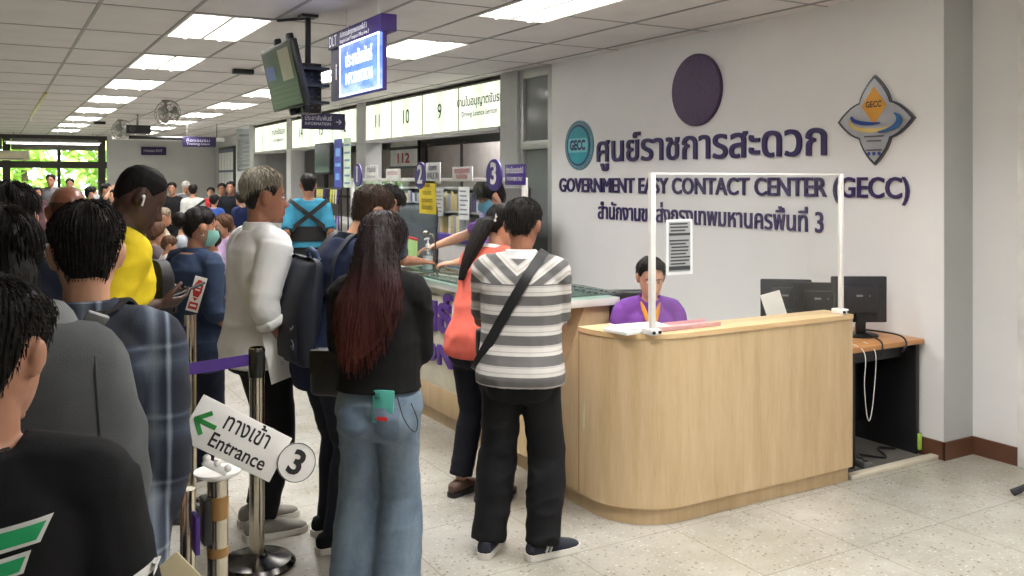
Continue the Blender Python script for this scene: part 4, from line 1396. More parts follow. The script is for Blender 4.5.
def wrinkle(me, amp, freq, seed, zs=1.6):
    """soft cloth folds: ridges where a warped wave crosses zero"""
    co, no = get_co(me), get_no(me)
    q = co * np.array([1, 1, zs])
    wv = wave(q + .04 * np.stack([wave(q, 14, seed + k) for k in (1, 2, 3)], 1), freq, seed)
    ridge = 1 - np.minimum(np.abs(wv) * 4.2, 1)
    big = wave(co, freq * .4, seed + 9)
    d = amp * (ridge * (.4 + .6 * np.clip(big * 2.5 + .3, 0, 1)) + .8 * big - .25)
    set_co(me, co + no * d[:, None])

def face_dents(me, Minv, k=1.0):
    co = get_co(me)
    Mi = np.array(Minv)
    h = co @ Mi[:3, :3].T + Mi[:3, 3]
    d = np.zeros_like(h)
    for s in (-1, 1):
        r = ((h[:, 0] - s * .033) / .017) ** 2 + ((h[:, 2] - .0) / .011) ** 2 + ((h[:, 1] - .085) / .03) ** 2
        d[:, 1] -= .0075 * np.exp(-r)
        r = ((h[:, 0] - s * .03) / .024) ** 2 + ((h[:, 2] - .02) / .007) ** 2 + ((h[:, 1] - .085) / .03) ** 2
        d[:, 1] += .003 * np.exp(-r)
    r = (h[:, 0] / .022) ** 2 + ((h[:, 2] + .0735) / .003) ** 2 + ((h[:, 1] - .09) / .025) ** 2
    d[:, 1] -= .004 * np.exp(-r)
    h2 = h + d * k
    M = np.linalg.inv(Mi)
    set_co(me, h2 @ M[:3, :3].T + M[:3, 3])

def smooth_step(a, b, x):
    t = min(max((x - a) / (b - a), 0), 1)
    return t * t * (3 - 2 * t)

LINES = {
    'man': [(0, .075), (30, .07), (52, .045), (64, .015), (76, -.005), (84, .018), (106, .02), (118, -.03), (145, -.078), (180, -.082)],
    'high': [(0, .078), (30, .075), (52, .055), (66, .045), (90, .035), (120, .02), (150, .0), (180, -.005)],
    'woman': [(0, .078), (28, .072), (45, .05), (62, .02), (75, -.02), (95, -.05), (120, -.09), (180, -.10)],
    'tied': [(0, .078), (30, .07), (52, .05), (68, .02), (80, .012), (100, .015), (118, -.03), (150, -.075), (180, -.08)],
    'fringe': [(0, .03), (30, .026), (50, .015), (64, -.01), (78, -.03), (84, .0), (104, .0), (116, -.04), (145, -.085), (180, -.09)],
    'cropped': [(0, .07), (34, .065), (50, .05), (62, .03), (74, .0), (82, .012), (106, .018), (118, -.02), (150, -.055), (180, -.06)],
}
def add_hair(mb, M, style='man', top=.026, side=.013, rough=.004, seed=1, strands=0, fade=.05, slen=.035, n=60, m=30):
    rnd = random.Random(seed)
    la, lz = zip(*LINES[style])
    zmin = min(lz) - .035
    r = np.random.RandomState(seed)
    ph = r.uniform(0, 6.28, 12)
    rs, pts = [], []
    for j in range(m):
        t = j / (m - 1)
        z = zmin + (.1142 - zmin) * (1 - (1 - t) ** 1.5)
        ring = []
        for k in range(n):
            th = 2 * PI * k / n
            a = abs(math.degrees(math.atan2(math.sin(th - PI / 2), math.cos(th - PI / 2))))
            zl = float(np.interp(a, la, lz)) + .004 * math.sin(7 * th + ph[0])
            p = head_pt(z, th)
            f = .085 if p.y > 0 else .095
            nn = V((p.x / .075 ** 2, p.y / f ** 2, p.z / .125 ** 2)).normalized()
            kk = smooth_step(-.010, .014, z - zl)
            thick = side + (top - side) * smooth_step(.01, .085, z)
            thick *= smooth_step(-.002, fade, z - zl) * .75 + .25
            stripe = math.sin(17 * th + 70 * z + ph[1]) * .4 + math.sin(29 * th - 90 * z + ph[2]) * .3 + math.sin(9 * th + 60 * z + ph[3]) * .6
            off = thick + rough * stripe * (.4 + thick / .03)
            off = -.020 + (off + .020) * kk
            w = p + nn * off
            ring.append(M @ w)
            if kk > .9:
                pts.append((w, nn, thick))
        rs.append(ring)
    mb.rings(rs)
    crown = V((0, -.035, .12))
    R3 = M
    for _ in range(strands):
        p, nn, th = pts[rnd.randrange(len(pts))]
        d = p - crown
        d = d - nn * d.dot(nn)
        if d.length < 1e-3:
            continue
        d.normalize()
        d = (d + V((0, 0, -.55)) * .6 + V((rnd.uniform(-1, 1), rnd.uniform(-1, 1), rnd.uniform(-1, 1))) * .28).normalized()
        d = (d - nn * d.dot(nn) * .8).normalized()
        L = slen * rnd.uniform(.5, 1.25)
        s = nn.cross(d).normalized() * rnd.uniform(.0006, .0014)
        lift = rnd.uniform(.0004, .003)
        rr = []
        for q in range(4):
            t = q / 3
            c = p + d * L * t + nn * (lift * (1 + t * 1.2) - .02 * t * t * L / .035 * .35)
            ww = s * (1 - .85 * t)
            rr.append([R3 @ (c - ww), R3 @ (c + ww), R3 @ (c + nn * .0018 * (1 - t * .8))])
        mb.rings(rr)

TORSO = [(-.17, .07, .06, -.005), (-.13, .135, .090, -.006), (-.09, .150, .098, -.008), (-.03, .170, .115, -.012), (.03, .160, .108, -.008), (.10, .145, .096, .0), (.17, .140, .094, .004),
         (.26, .152, .104, .006), (.34, .165, .110, .006), (.41, .170, .105, -.002), (.46, .150, .088, -.012), (.50, .105, .070, -.018), (.535, .062, .058, -.018)]

class Person:
    def __init__(s, name, label, x, y, az, h, pose=None, skin_c=(196, 150, 122), hero=1, fem=False, girth=1.0, z0=0.0, group=None):
        P = dict(lean=0, twist=0, head=0, pitch=0, tilt=0, hipz=.90, rw=None, lw=None, rel=V((.12, -.9, -.2)), lel=V((-.12, -.9, -.2)),
                 rh=None, lh=None, rp=None, lp=None, curl=.35, feet=((.095, 0, 4), (-.095, 0, -4)), slump=0)
        P.update(pose or {})
        s.P = P
        s.k = h / 1.70
        for a_, b_ in (('rww', 'rw'), ('lww', 'lw')):
            if a_ in P:
                P[b_] = Rz(R_(az)) @ (V(P[a_]) - V((x, y, z0))) / s.k
        s.fem = fem
        s.g = girth
        s.loc = (x, y, z0)
        s.rz = -R_(az)
        s.vox = {3: .0065, 2: .009, 1: .013, 0: .019}[hero]
        s.hero = hero
        s.seed = abs(hash((round(x * 100), round(y * 100)))) % 9999
        s.name, s.label, s.group = name, label, group
        k = 1.0
        s.pel = V((0, 0, P['hipz']))
        s.Rl = Rx(-R_(P['lean']))
        s.Rc = s.Rl @ Rz(-R_(P['twist']))
        sw = (.158 if fem else .172) * (1 + (girth - 1) * .4)
        s.nb = s.sp(V((0, -.015, .545)))
        s.sh = {1: s.sp(V((sw, -.012, .465))), -1: s.sp(V((-sw, -.012, .465)))}
        s.Rh = s.Rl @ Rz(-R_(P['head'])) @ Rx(-R_(P['pitch'])) @ Matrix.Rotation(R_(P['tilt']), 3, 'Y')
        hp = s.nb + s.Rl @ V((0, .015 + P.get('neck', 0), .045)) + s.Rh @ V((0, .012, .095))
        s.Mh = Matrix.Translation(hp) @ s.Rh.to_4x4()
        s.arm = {}
        for sd, wk, ek in ((1, 'rw', 'rel'), (-1, 'lw', 'lel')):
            w = P[wk]
            w = V(w) if w is not None else s.sh[sd] + V((sd * .035, .05, -.528))
            e, w = ik(s.sh[sd], w, .285, .25, V(P[ek]))
            s.arm[sd] = (s.sh[sd], e, w)
        s.leg = {}
        for sd, (fx, fy, fa) in ((1, P['feet'][0]), (-1, P['feet'][1])):
            hip = s.pel + V((sd * .082, 0, -.04))
            an = V((fx, fy - .03, .085))
            kn, an = ik(hip, an, .402, .386, V((math.sin(R_(fa)) * .5, 1, .15)))
            s.leg[sd] = (hip, kn, an, fa)
        s.body(skin_c)
    def sp(s, p):
        """a point of the upright trunk (z above the pelvis) after leaning"""
        if p.z <= 0:
            return s.pel + p
        return s.pel + s.Rc @ p + s.Rl @ V((0, s.P['slump'] * (p.z / .5) ** 2, 0))
    def trunk(s, mb, e=0.0, z0=-.13, z1=.535, flare=0.0, boxy=0.0, n=20, bust=True):
        rs = []
        zs = [z for z in np.linspace(z0, z1, 15)]
        A = np.array(TORSO)
        for z in zs:
            w, d, yo = (float(np.interp(z, A[:, 0], A[:, q])) for q in (1, 2, 3))
            if s.fem:
                w *= .90 if z > .2 else (.96 if z > .05 else 1.03)
                d *= .95
            bw = .172 if not s.fem else .155
            if boxy and z < .42:
                w = w + (max(w, bw) - w) * boxy
                d = d + (max(d, .108) - d) * boxy
            if e > .016 and z < .10 and bust:
                d += .012 * min(1, (.10 - z) / .1)
                w += .006 * min(1, (.10 - z) / .1)
            w *= s.g; d *= s.g * (1 + (s.g - 1) * .6)
            f = flare * max(0, (.2 - z)) / .35
            kz = z / .5
            ee = e if z < .47 else e * .6
            R = s.Rc if z > 0.05 else (s.Rl if z > -.02 else Matrix.Identity(3))
            rs.append(ell(s.sp(V((0, yo, z))), R, w + ee + f, d + ee + f * .8, n, .88))
        mb.rings(rs)
        if s.fem and bust:
            for sd in (-1, 1):
                mb.ball(s.sp(V((sd * .07, .075 * s.g, .325))), .062 + e, 14)
        if s.g > 1.08:
            mb.ball(s.sp(V((0, .045 * s.g, .12))), 1, 16, (.14 * s.g + e, .11 * s.g + e, .14), s.Rc)
    def shoulders(s, mb, e=0.0):
        for sd in (-1, 1):
            a = s.sp(V((sd * .05, -.018, .50)))
            seg(mb, a, s.sh[sd], [(0, .05 + e), (.6, .056 + e), (1, .056 * (1 + (s.g - 1) * .5) + e)])
            mb.ball(s.sh[sd], (.053 if not s.fem else .047) * (1 + (s.g - 1) * .5) + e, 14)
    def body(s, skin_c):
        mb = MB()
        add_head(mb, s.Mh)
        hb = s.Mh @ V((0, -.022, -.05))
        nr = (.055 if not s.fem else .047)
        seg(mb, s.nb - V((0, 0, .05)), hb, [(0, nr * 1.25, nr * 1.2), (.4, nr * 1.02), (.75, nr), (1, nr)])
        s.trunk(mb)
        s.shoulders(mb)
        f = .88 if s.fem else 1.0
        for sd, (a, e, w) in s.arm.items():
            g = f * (1 + (s.g - 1) * .6)
            seg(mb, a, e, [(0, .050 * g), (.3, .049 * g), (.6, .044 * g), (1, .038 * g)])
            mb.ball(e, .0385 * g, 12)
            seg(mb, e, w, [(0, .038 * g), (.25, .041 * g), (.6, .034 * g), (.9, .027 * g, .024 * g), (1, .026 * g, .023 * g)])
            hd = s.P['rh' if sd > 0 else 'lh']
            hd = V(hd) if hd is not None else (w - e)
            pn = s.P['rp' if sd > 0 else 'lp']
            pn = V(pn) if pn is not None else V((-sd, .25, 0))
            add_hand(mb, w, hd, pn, sd, s.P['curl'], .95 if not s.fem else .86)
        for sd, (hip, kn, an, fa) in s.leg.items():
            g = 1 + (s.g - 1) * .6
            seg(mb, hip + V((0, -.01, .03)), kn, [(0, .088 * g, .09 * g), (.3, .082 * g), (.7, .062 * g), (1, .052 * g)])
            mb.ball(kn, .052, 12)
            seg(mb, kn, an, [(0, .052), (.25, .055 * g), (.6, .045), (.95, .034), (1.0, .034)])
            q = Rz(-R_(fa))
            mb.rings([ell(an + q @ V((0, y, zc)), q @ Rx(R_(90)), w, hh, 12) for y, w, hh, zc in ((-.06, .020, .025, -.052), (-.03, .032, .042, -.04), (.04, .036, .036, -.045), (.11, .042, .022, -.058), (.165, .036, .014, -.066), (.19, .02, .008, -.07))])
        me = remesh(mb, s.vox, 1 if s.hero > 1 else 2)
        face_dents(me, s.Mh.inverted())
        o = obj(s.name, me, skin('skin_%d_%d_%d' % skin_c, skin_c), None, smooth=0)
        s.finish(o)
        o.location = s.loc
        o.rotation_euler = (0, 0, s.rz)
        tag(o, s.label, 'person', s.group)
        s.o = o
        s.skin_c = skin_c
    def finish(s, o):
        me = o.data
        me.polygons.foreach_set('use_smooth', [True] * len(me.polygons))
        if s.k != 1.0:
            set_co(me, get_co(me) * s.k)
    def add(s, name, mb, mat, parent=None, vox=None, smooth=3, wr=None, keep=False):
        if isinstance(mb, MB) and vox:
            me = remesh(mb, vox, smooth)
            if wr:
                wrinkle(me, wr[0], wr[1], s.seed + len(name))
            o = obj(name, me, mat, parent or s.o, smooth=0)
        else:
            o = obj(name, mb, mat, parent or s.o, smooth=40)
        s.finish(o)
        return o
    # ---- clothes
    def top(s, mat, name='shirt', sleeve=.75, hem=-.16, e=.018, flare=.012, boxy=.6, wr=(.006, 26), neck=.53, se=None, vox=None, cuff=0.0):
        mb = MB()
        s.trunk(mb, e, hem, neck, flare, boxy)
        s.shoulders(mb, e * .7)
        se = e * 1.1 if se is None else se
        f = (.88 if s.fem else 1.0) * (1 + (s.g - 1) * .6)
        for sd, (a, el, w) in s.arm.items():
            t1 = min(sleeve, 1.0)
            seg(mb, a, a + (el - a) * t1, [(0, .053 * f + se), (.4, .050 * f + se), (1, (.042 * f + se * 1.25) if sleeve < 1 else .038 * f + se)])
            if sleeve > 1:
                mb.ball(el, .039 * f + se, 12)
                t2 = sleeve - 1
                seg(mb, el, el + (w - el) * t2, [(0, .039 * f + se), (.3, .043 * f + se), (1, .031 * f + se * .75 + cuff)])
        v = vox or max(s.vox * 1.15, .010)
        s.shirt = s.add(name, mb, mat, None, v, 3, (wr[0] * (1 if s.hero else .8), wr[1]) if wr else None)
        return s.shirt
    def collar(s, mat, r=.064, hgt=.034, open_=True, e=0.0):
        mb = MB()
        rs = []
        n = 28
        c0 = s.nb + s.Rl @ V((0, 0, -.032))
        c1 = s.nb + s.Rl @ V((0, .012, .0))
        prof = [(r + .040 + e, -.045, .0), (r + .014 + e, .012, .0), (r + .008 + e, hgt, .0), (r + .001 + e, hgt + .004, 0), (r - .002 + e, hgt - .004, 0), (r + .002 + e, -.045, 0)]
        rings = []
        for k in range(n):
            a = 2 * PI * k / n
            front = max(0, math.sin(a))
            dip = .034 * front ** 3
            ring = []
            for (rr, z, _) in prof:
                ring.append(c0 + s.Rc @ V((rr * 1.04 * math.cos(a), rr * .98 * math.sin(a) + .004 + .012 * front, z + .012 - dip - .006 * front)))
            rings.append(ring)
        mb.rings(rings, closed=True)
        return s.add('collar', mb, mat, s.shirt)
    def trousers(s, mat, name='trousers', e=.014, flare=.0, top=.06, length=1.0, knee=.0, wr=(.005, 24), cut=0.02):
        mb = MB()
        s.trunk(mb, e, -.165, top, 0, 0, bust=False)
        if s.P['hipz'] > .8:
            for sd in (-1, 1):
                mb.ball(s.pel + V((sd * .078, -.062, -.075)), 1, 16, (.082 + e * .6, .076 + e * .6, .09), None)
        g = 1 + (s.g - 1) * .6
        for sd, (hip, kn, an, fa) in s.leg.items():
            seg(mb, hip + V((0, -.008, .05)), kn, [(0, .080 * g + e, .084 * g + e), (.25, .085 * g + e, .088 * g + e), (.6, .072 * g + e), (1, .055 * g + e + knee)], n=18)
            mb.ball(kn, .054 + e + knee, 14)
            b = kn + (an + V((0, 0, -.04 + cut)) - kn) * length
            seg(mb, kn, b, [(0, .055 * g + e + knee), (.3, .056 * g + e + knee + flare * .3), (.7, .046 + e + knee * .8 + flare * .75), (1, .042 + e + knee * .7 + flare, .048 + e + knee * .7 + flare)], n=18)
        return s.add(name, mb, mat, None, max(s.vox * 1.2, .011), 3, wr)
    def shoes(s, mat, sole, accent=None, low=False):
        for sd, (hip, kn, an, fa) in s.leg.items():
            q = Rz(-R_(fa))
            mb = MB()
            hh = .030 if low else .036
            prof = [(-.088, .020, .024, .048), (-.075, .033, .040, .050), (-.03, .037, .046, .056), (.02, .039, .050, .056), (.07, .044, .036, .046), (.12, .046, .027, .038), (.165, .040, .021, .033), (.19, .024, .014, .030), (.20, .008, .006, .028)]
            base = V((an.x, an.y, an.z - .085))
            mb.rings([ell(base + q @ V((0, y, zc)), q @ Rx(R_(90)), w, h_ if not low else h_ * .75, 14, .85) for y, w, h_, zc in prof])
            sh = s.add('shoe', mb, mat)
            so = MB()
            out = []
            for y, w in ((-.096, .016), (-.085, .032), (-.04, .040), (.0, .041), (.05, .045), (.10, .049), (.15, .046), (.185, .034), (.205, .014)):
                out.append((y, w))
            poly = [(w, y) for y, w in out] + [(-w, y) for y, w in out[::-1]]
            so.prism(poly, base + V((0, 0, .002)), q @ V((1, 0, 0)), q @ V((0, 1, 0)), .028)
            s.add('sole', so, sole, sh)
            if accent:
                ac = MB()
                for q_ in (.0, .022):
                    ac.box(base + q @ V((sd * .040, .0 + q_, .058)), (.012, .010, .05), q @ Rx(R_(-25)), .002)
                s.add('stripe', ac, accent, sh)
    # ---- head
    def hair(s, mat, **k):
        mb = MB()
        add_hair(mb, s.Mh, seed=s.seed, **k)
        s.hr = s.add('hair', mb, mat)
        return s.hr
    def eyes(s, iris=(40, 28, 22), brow=(26, 20, 18)):
        for sd in (-1, 1):
            m = MB().ball(s.Mh @ V((sd * .033, .0765, -.001)), 1, 12, (.0125, .008, .0055), s.Rh)
            ey = s.add('eye', m, plain('eye_white', (222, 216, 208), .3))
            m = MB().ball(s.Mh @ V((sd * .033, .0825, -.001)), 1, 10, (.0052, .0032, .0052), s.Rh)
            s.add('iris', m, plain('iris_dark', iris, .2), ey)
            m = MB().tube([s.Mh @ V((sd * x, y, z)) for x, y, z in ((.014, .0875, .018), (.028, .0885, .0225), (.042, .083, .022), (.052, .075, .016))], [.0022, .0032, .003, .001], 6)
            s.add('eyebrow', m, plain('brow_dark', brow, .7))
    def lips(s, rgb):
        m = MB().ball(s.Mh @ V((0, .0925, -.067)), 1, 10, (.023, .010, .0055), s.Rh).ball(s.Mh @ V((0, .0915, -.079)), 1, 10, (.019, .010, .0065), s.Rh)
        s.add('lips', m, skin('lips_%d_%d_%d' % rgb, rgb))
    def mask(s, mat):
        mb = MB()
        outer, inner = [], []
        zs = [-.112, -.095, -.07, -.045, -.02, -.008]
        A = np.linspace(R_(90 - 74), R_(90 + 74), 17)
        def P(z, a, o):
            p = head_pt(z, a)
            bulge = .036 * max(0, math.cos(a - PI / 2)) ** 5 * max(0, 1 - abs(z + .042) / .075)
            nn = V((p.x, p.y, 0)).normalized()
            return s.Mh @ (p + nn * (o + max(0, bulge)))
        rings = []
        for z in zs:
            rings.append([P(z, a, .006) for a in A] + [P(z, a, .002) for a in A[::-1]])
        mb.rings(rings)
        m = s.add('face_mask', mb, mat)
        for sd in (-1, 1):
            lp = MB()
            for z0, z1 in ((-.015, .012), (-.09, -.03)):
                a0 = R_(90 - sd * 72)
                p0 = P(z0, a0, .005)
                lp.tube([p0, s.Mh @ V((sd * .082, .0, (z0 + z1) / 2)), s.Mh @ V((sd * .083, -.03, z1))], .0016, 5)
            s.add('ear_loop', lp, mat, m)
        return m
    # ---- things that lie on the clothes
    def bvh(s, o=None):
        me = (o or s.shirt).data
        vs = [v.co / s.k for v in me.vertices]
        return BVHTree.FromPolygons([tuple(v) for v in vs], [tuple(p.vertices) for p in me.polygons])
    def strap(s, name, c, nrm, width, mat, off=.004, th=.004, a0=0, a1=360, n=60, tree=None, parent=None, smooth_pts=4):
        """a band round the trunk in the plane through c with normal nrm"""
        tree = tree or s.bvh()
        c, nrm = V(c), V(nrm).normalized()
        u = (V((0, 0, 1)) - nrm * nrm.z).normalized()
        w = nrm.cross(u)
        closed = (a1 - a0) >= 359
        N = n
        pts = []
        for k in range(N + (0 if closed else 1)):
            a = R_(a0 + (a1 - a0) * k / N)
            d = u * math.cos(a) + w * math.sin(a)
            hit = tree.ray_cast(c, d, 1.0)
            pts.append((hit[3] + off) if hit[0] is not None else None)
        good = [p for p in pts if p]
        rr = [p if p else sum(good) / len(good) for p in pts]
        for _ in range(smooth_pts):
            q = rr[:]
            for k in range(len(rr)):
                if closed or 0 < k < len(rr) - 1:
                    q[k] = max(rr[k], (rr[k - 1] + rr[k] + rr[(k + 1) % len(rr)]) / 3)
            rr = q
        rings = []
        for k, r0 in enumerate(rr):
            a = R_(a0 + (a1 - a0) * k / N)
            d = u * math.cos(a) + w * math.sin(a)
            p = c + d * r0
            hw = nrm * width / 2
            rings.append([p - hw, p + hw, p + hw + d * th, p - hw + d * th])
        mb = MB().rings(rings, closed=closed)
        if parent is False:
            return mb, rings
        return s.add(name, mb, mat, parent)
    def patch(s, name, poly, mat, o=None, d=(0, 1, 0), off=.003, n=14, parent=None):
        """a flat print (x, z outline at trunk level) laid on the shirt from behind (d = +Y) or the front"""
        tree = s.bvh(o)
        d = V(d)
        xs = [p[0] for p in poly]; zs = [p[1] for p in poly]
        bm = bmesh.new()
        vs = [bm.verts.new((x, 0, z)) for x, z in poly]
        bm.faces.new(vs)
        for ax in (0, 2):
            lo, hi = (min(xs), max(xs)) if ax == 0 else (min(zs), max(zs))
            for k in range(1, n):
                q = V((0, 0, 0)); q[ax] = lo + (hi - lo) * k / n
                nn = V((0, 0, 0)); nn[ax] = 1
                bmesh.ops.bisect_plane(bm, geom=bm.verts[:] + bm.edges[:] + bm.faces[:], plane_co=q, plane_no=nn)
        last = 0
        for v in bm.verts:
            h = tree.ray_cast(V((v.co.x, 0, v.co.z)) - d * 1.0, d, 2.0)
            if h[0] is not None:
                v.co = h[0] - d * off
                last = v.co.y
            else:
                v.co.y = last
        mb = MB(); mb.bm.free(); mb.bm = bm
        return s.add(name, mb, mat, parent or o or s.shirt)
    def world(s, p):
        q = Rz(s.rz) @ (V(p) * s.k)
        return V(s.loc) + q

def place(o, s, seal=1.0):
    """put a separate thing built in a person's local frame where the person is"""
    o.location = s.loc
    o.rotation_euler = (0, 0, s.rz)
    return o

def soft_box(c, size, rot=None, bulge=.25, n=6, seedv=1, bevel=.03):
    """a padded bag shape"""
    mb = MB()
    mb.box((0, 0, 0), size, None, bevel, 3)
    bmesh.ops.subdivide_edges(mb.bm, edges=[e for e in mb.bm.edges if e.calc_length() > .06], cuts=n, use_grid_fill=True)
    co = np.array([v.co[:] for v in mb.bm.verts])
    w = wave(co, 22, seedv) * .006
    q_ = wave(co * np.array([1, 1, 1.7]), 17, seedv + 3)
    w = w + .010 * np.maximum(0, 1 - np.abs(q_) * 5) * (size[2] > .3)
    for v, q in zip(mb.bm.verts, w):
        x, y, z = v.co
        b = (1 - (2 * x / size[0]) ** 2) * (1 - (2 * z / size[2]) ** 2)
        v.co.y += math.copysign(max(b, 0), y) * bulge * size[1]
        v.co += v.co.normalized() * q
    M = Matrix.Translation(V(c)) @ (rot.to_4x4() if rot is not None else Matrix.Identity(4))
    for v in mb.bm.verts:
        v.co = M @ v.co
    return mb
# ------------------------------------------------------------------ people: cloth and hair materials
def striped():
    t = NT('striped_jersey')
    sx = t.n('ShaderNodeSeparateXYZ'); t.l(t.coord(), sx.inputs[0])
    ab = t.math('MULTIPLY', t.math('ABSOLUTE', sx.outputs[0]), .80)
    up = t.math('GREATER_THAN', sx.outputs[2], 1.235)
    inner = t.math('LESS_THAN', t.math('ABSOLUTE', sx.outputs[0]), .22)
    z = t.math('SUBTRACT', sx.outputs[2], t.math('MULTIPLY', ab, t.math('MULTIPLY', up, inner)))
    f = t.math('FRACT', t.math('MULTIPLY', z, 1 / .088))
    c = t.ramp(f, [(0, (92, 90, 90)), (.44, (92, 90, 90)), (.46, (206, 202, 196)), (.60, (206, 202, 196)), (.63, (160, 156, 152)), (.68, (210, 206, 200)), (.86, (210, 206, 200)), (.90, (168, 164, 160)), (.95, (196, 192, 188)), (.97, (92, 90, 90))])
    n = t.noise(t.coord(), 8, 4)
    t.color(t.mix(t.math('MULTIPLY', n, .25), c, lin((150, 146, 142))))
    t.b.inputs['Roughness'].default_value = .85
    t.bump(t.noise(t.coord(), 320, 2), .25, .004)
    return t.m
def plaid():
    t = NT('plaid_flannel')
    sx = t.n('ShaderNodeSeparateXYZ'); t.l(t.coord(), sx.inputs[0])
    def bandf(o, per, off):
        f = t.math('FRACT', t.math('MULTIPLY', t.math('ADD', o, off), 1 / per))
        return t.ramp(f, [(0, (0, 0, 0)), (.18, (120, 120, 120)), (.34, (200, 200, 200)), (.5, (90, 90, 90)), (.56, (220, 220, 220)), (.62, (60, 60, 60)), (1, (0, 0, 0))])
    a = bandf(sx.outputs[0], .155, 5.02)
    b = bandf(sx.outputs[2], .165, 5.07)
    m = t.n('ShaderNodeMix', data_type='RGBA', blend_type='ADD'); m.inputs[0].default_value = .5
    t.l(a, m.inputs[6]); t.l(b, m.inputs[7])
    c = t.ramp(m.outputs[2], [(.0, (24, 28, 38)), (.3, (52, 60, 76)), (.6, (108, 118, 132)), (1, (150, 158, 166))])
    t.color(c)
    t.b.inputs['Roughness'].default_value = .9
    t.bump(t.noise(t.coord(), 300, 2), .3, .004)
    return t.m
def denim(name, rgb, light):
    t = NT(name)
    n = t.noise(t.coord((1, 1, .6)), 7, 5, .65)
    f = t.noise(t.coord((40, 40, 8)), 9, 2)
    m = t.math('ADD', t.math('MULTIPLY', n, .8), t.math('MULTIPLY', f, .2))
    t.color(t.ramp(m, [(.3, rgb), (.72, light)]))
    t.b.inputs['Roughness'].default_value = .85
    t.bump(t.noise(t.coord(), 380, 2), .3, .004)
    return t.m
def dyed():
    t = NT('dyed_hair')
    sx = t.n('ShaderNodeSeparateXYZ'); t.l(t.coord(), sx.inputs[0])
    n = t.noise(t.coord((55, 55, 7)), 2.2, 4, .6)
    z = t.math('ADD', sx.outputs[2], t.math('MULTIPLY', n, .22))
    base = t.ramp(t.math('MULTIPLY', t.math('SUBTRACT', z, .98), 1.6), [(.05, (104, 50, 40)), (.45, (66, 32, 30)), (.85, (26, 20, 22))])
    hi = t.ramp(n, [(.4, (0, 0, 0)), (.75, (56, 34, 30))])
    m = t.n('ShaderNodeMix', data_type='RGBA', blend_type='ADD'); m.inputs[0].default_value = .35
    t.l(base, m.inputs[6]); t.l(hi, m.inputs[7])
    t.color(m.outputs[2])
    t.b.inputs['Roughness'].default_value = .5
    t.b.inputs['Specular IOR Level'].default_value = .2
    t.bump(n, .4, .006)
    return t.m

HB_ = hair_mat('hair_black', (15, 13, 13), (46, 42, 40))
HN_ = hair_mat('hair_brown', (34, 26, 22), (84, 66, 54))
HG_ = hair_mat('hair_bleached', (112, 106, 96), (186, 178, 162), .5)
HC_ = hair_mat('hair_chestnut', (58, 38, 28), (110, 78, 58))
BLKF = fabric('black_cloth', (26, 26, 28))
BLKF2 = fabric('black_knit', (22, 22, 23), .9, bump=.5)
NAVYF = fabric('navy_cloth', (34, 42, 68))
NAVYD = fabric('dark_navy_cloth', (26, 30, 44))
WHITEF = fabric('white_cloth', (222, 222, 222), var=.04)
CORAL = fabric('coral_cloth', (232, 112, 96))
PURPF = fabric('purple_cloth_shirt', (126, 76, 162))
GREYF = fabric('grey_canvas', (84, 86, 88))
YELF = fabric('yellow_jersey', (232, 204, 44))
GRNF = fabric('green_trim', (22, 110, 62))
CYANF = fabric('light_blue_shirt', (64, 142, 172))
SKIN1, SKIN2, SKIN3, SKIN4 = (198, 152, 124), (176, 128, 102), (150, 104, 82), (72, 50, 42)
NYL = plain('black_nylon', (24, 24, 26), .5, bump=.3, bs=250)
NYLN = plain('navy_nylon', (21, 27, 42), .6, bump=.3, bs=250)
SOLEW = plain('sole_white', (212, 208, 200), .6)
SOLEB = plain('sole_black', (30, 30, 30), .6)

# ------------------------------------------------------------------ A: black T-shirt, nearest at the left
A = Person('person', 'person in black T-shirt with a green print, nearest at the lower left', -.008, 1.62, 20, 1.53,
           dict(rw=(.24, .22, .98), lw=(-.24, .2, .98), pitch=8, head=8), SKIN2, 3, girth=1.10)
A.top(BLKF, 'tee_shirt', sleeve=.85, hem=-.14, e=.02, wr=(.005, 22), se=.022)
A.collar(BLKF, r=.060, hgt=.010)
A.trousers(NAVYD); A.shoes(BLKF, SOLEW)
A.hair(HB_, style='man', top=.020, side=.007, strands=2600, slen=.016)
pr = plain('print_white', (214, 214, 210), .6); pg = plain('print_green', (20, 158, 96), .6)
A.patch('back_print', [(-0.16, 1.3), (0.14, 1.343), (0.125, 1.303), (-0.16, 1.255)], pr)
A.patch('back_print', [(-0.16, 1.292), (0.132, 1.335), (0.12, 1.308), (-0.16, 1.263)], pg, off=.0045)
A.patch('back_print', [(-0.16, 1.245), (0.113, 1.293), (0.102, 1.257), (-0.16, 1.205)], pr)
A.patch('back_print', [(-0.16, 1.238), (0.106, 1.285), (0.097, 1.261), (-0.16, 1.213)], pg, off=.0045)
A.patch('back_print', [(.255, 1.215), (.292, 1.23), (.288, 1.212), (.255, 1.197)], pr)
A.strap('bag_strap', (-.01, 0, 1.12), (.72, 0, .70), .045, NYL, off=.009)
tag(obj('card_folder', MB().box((.25, 1.61, .962), (.17, .006, .15), Euler((R_(6), R_(-38), R_(-8))).to_matrix(), .002), plain('manila', (196, 184, 150), .7)), 'cream card folder poking out at the elbow of the black T-shirt', 'folder')

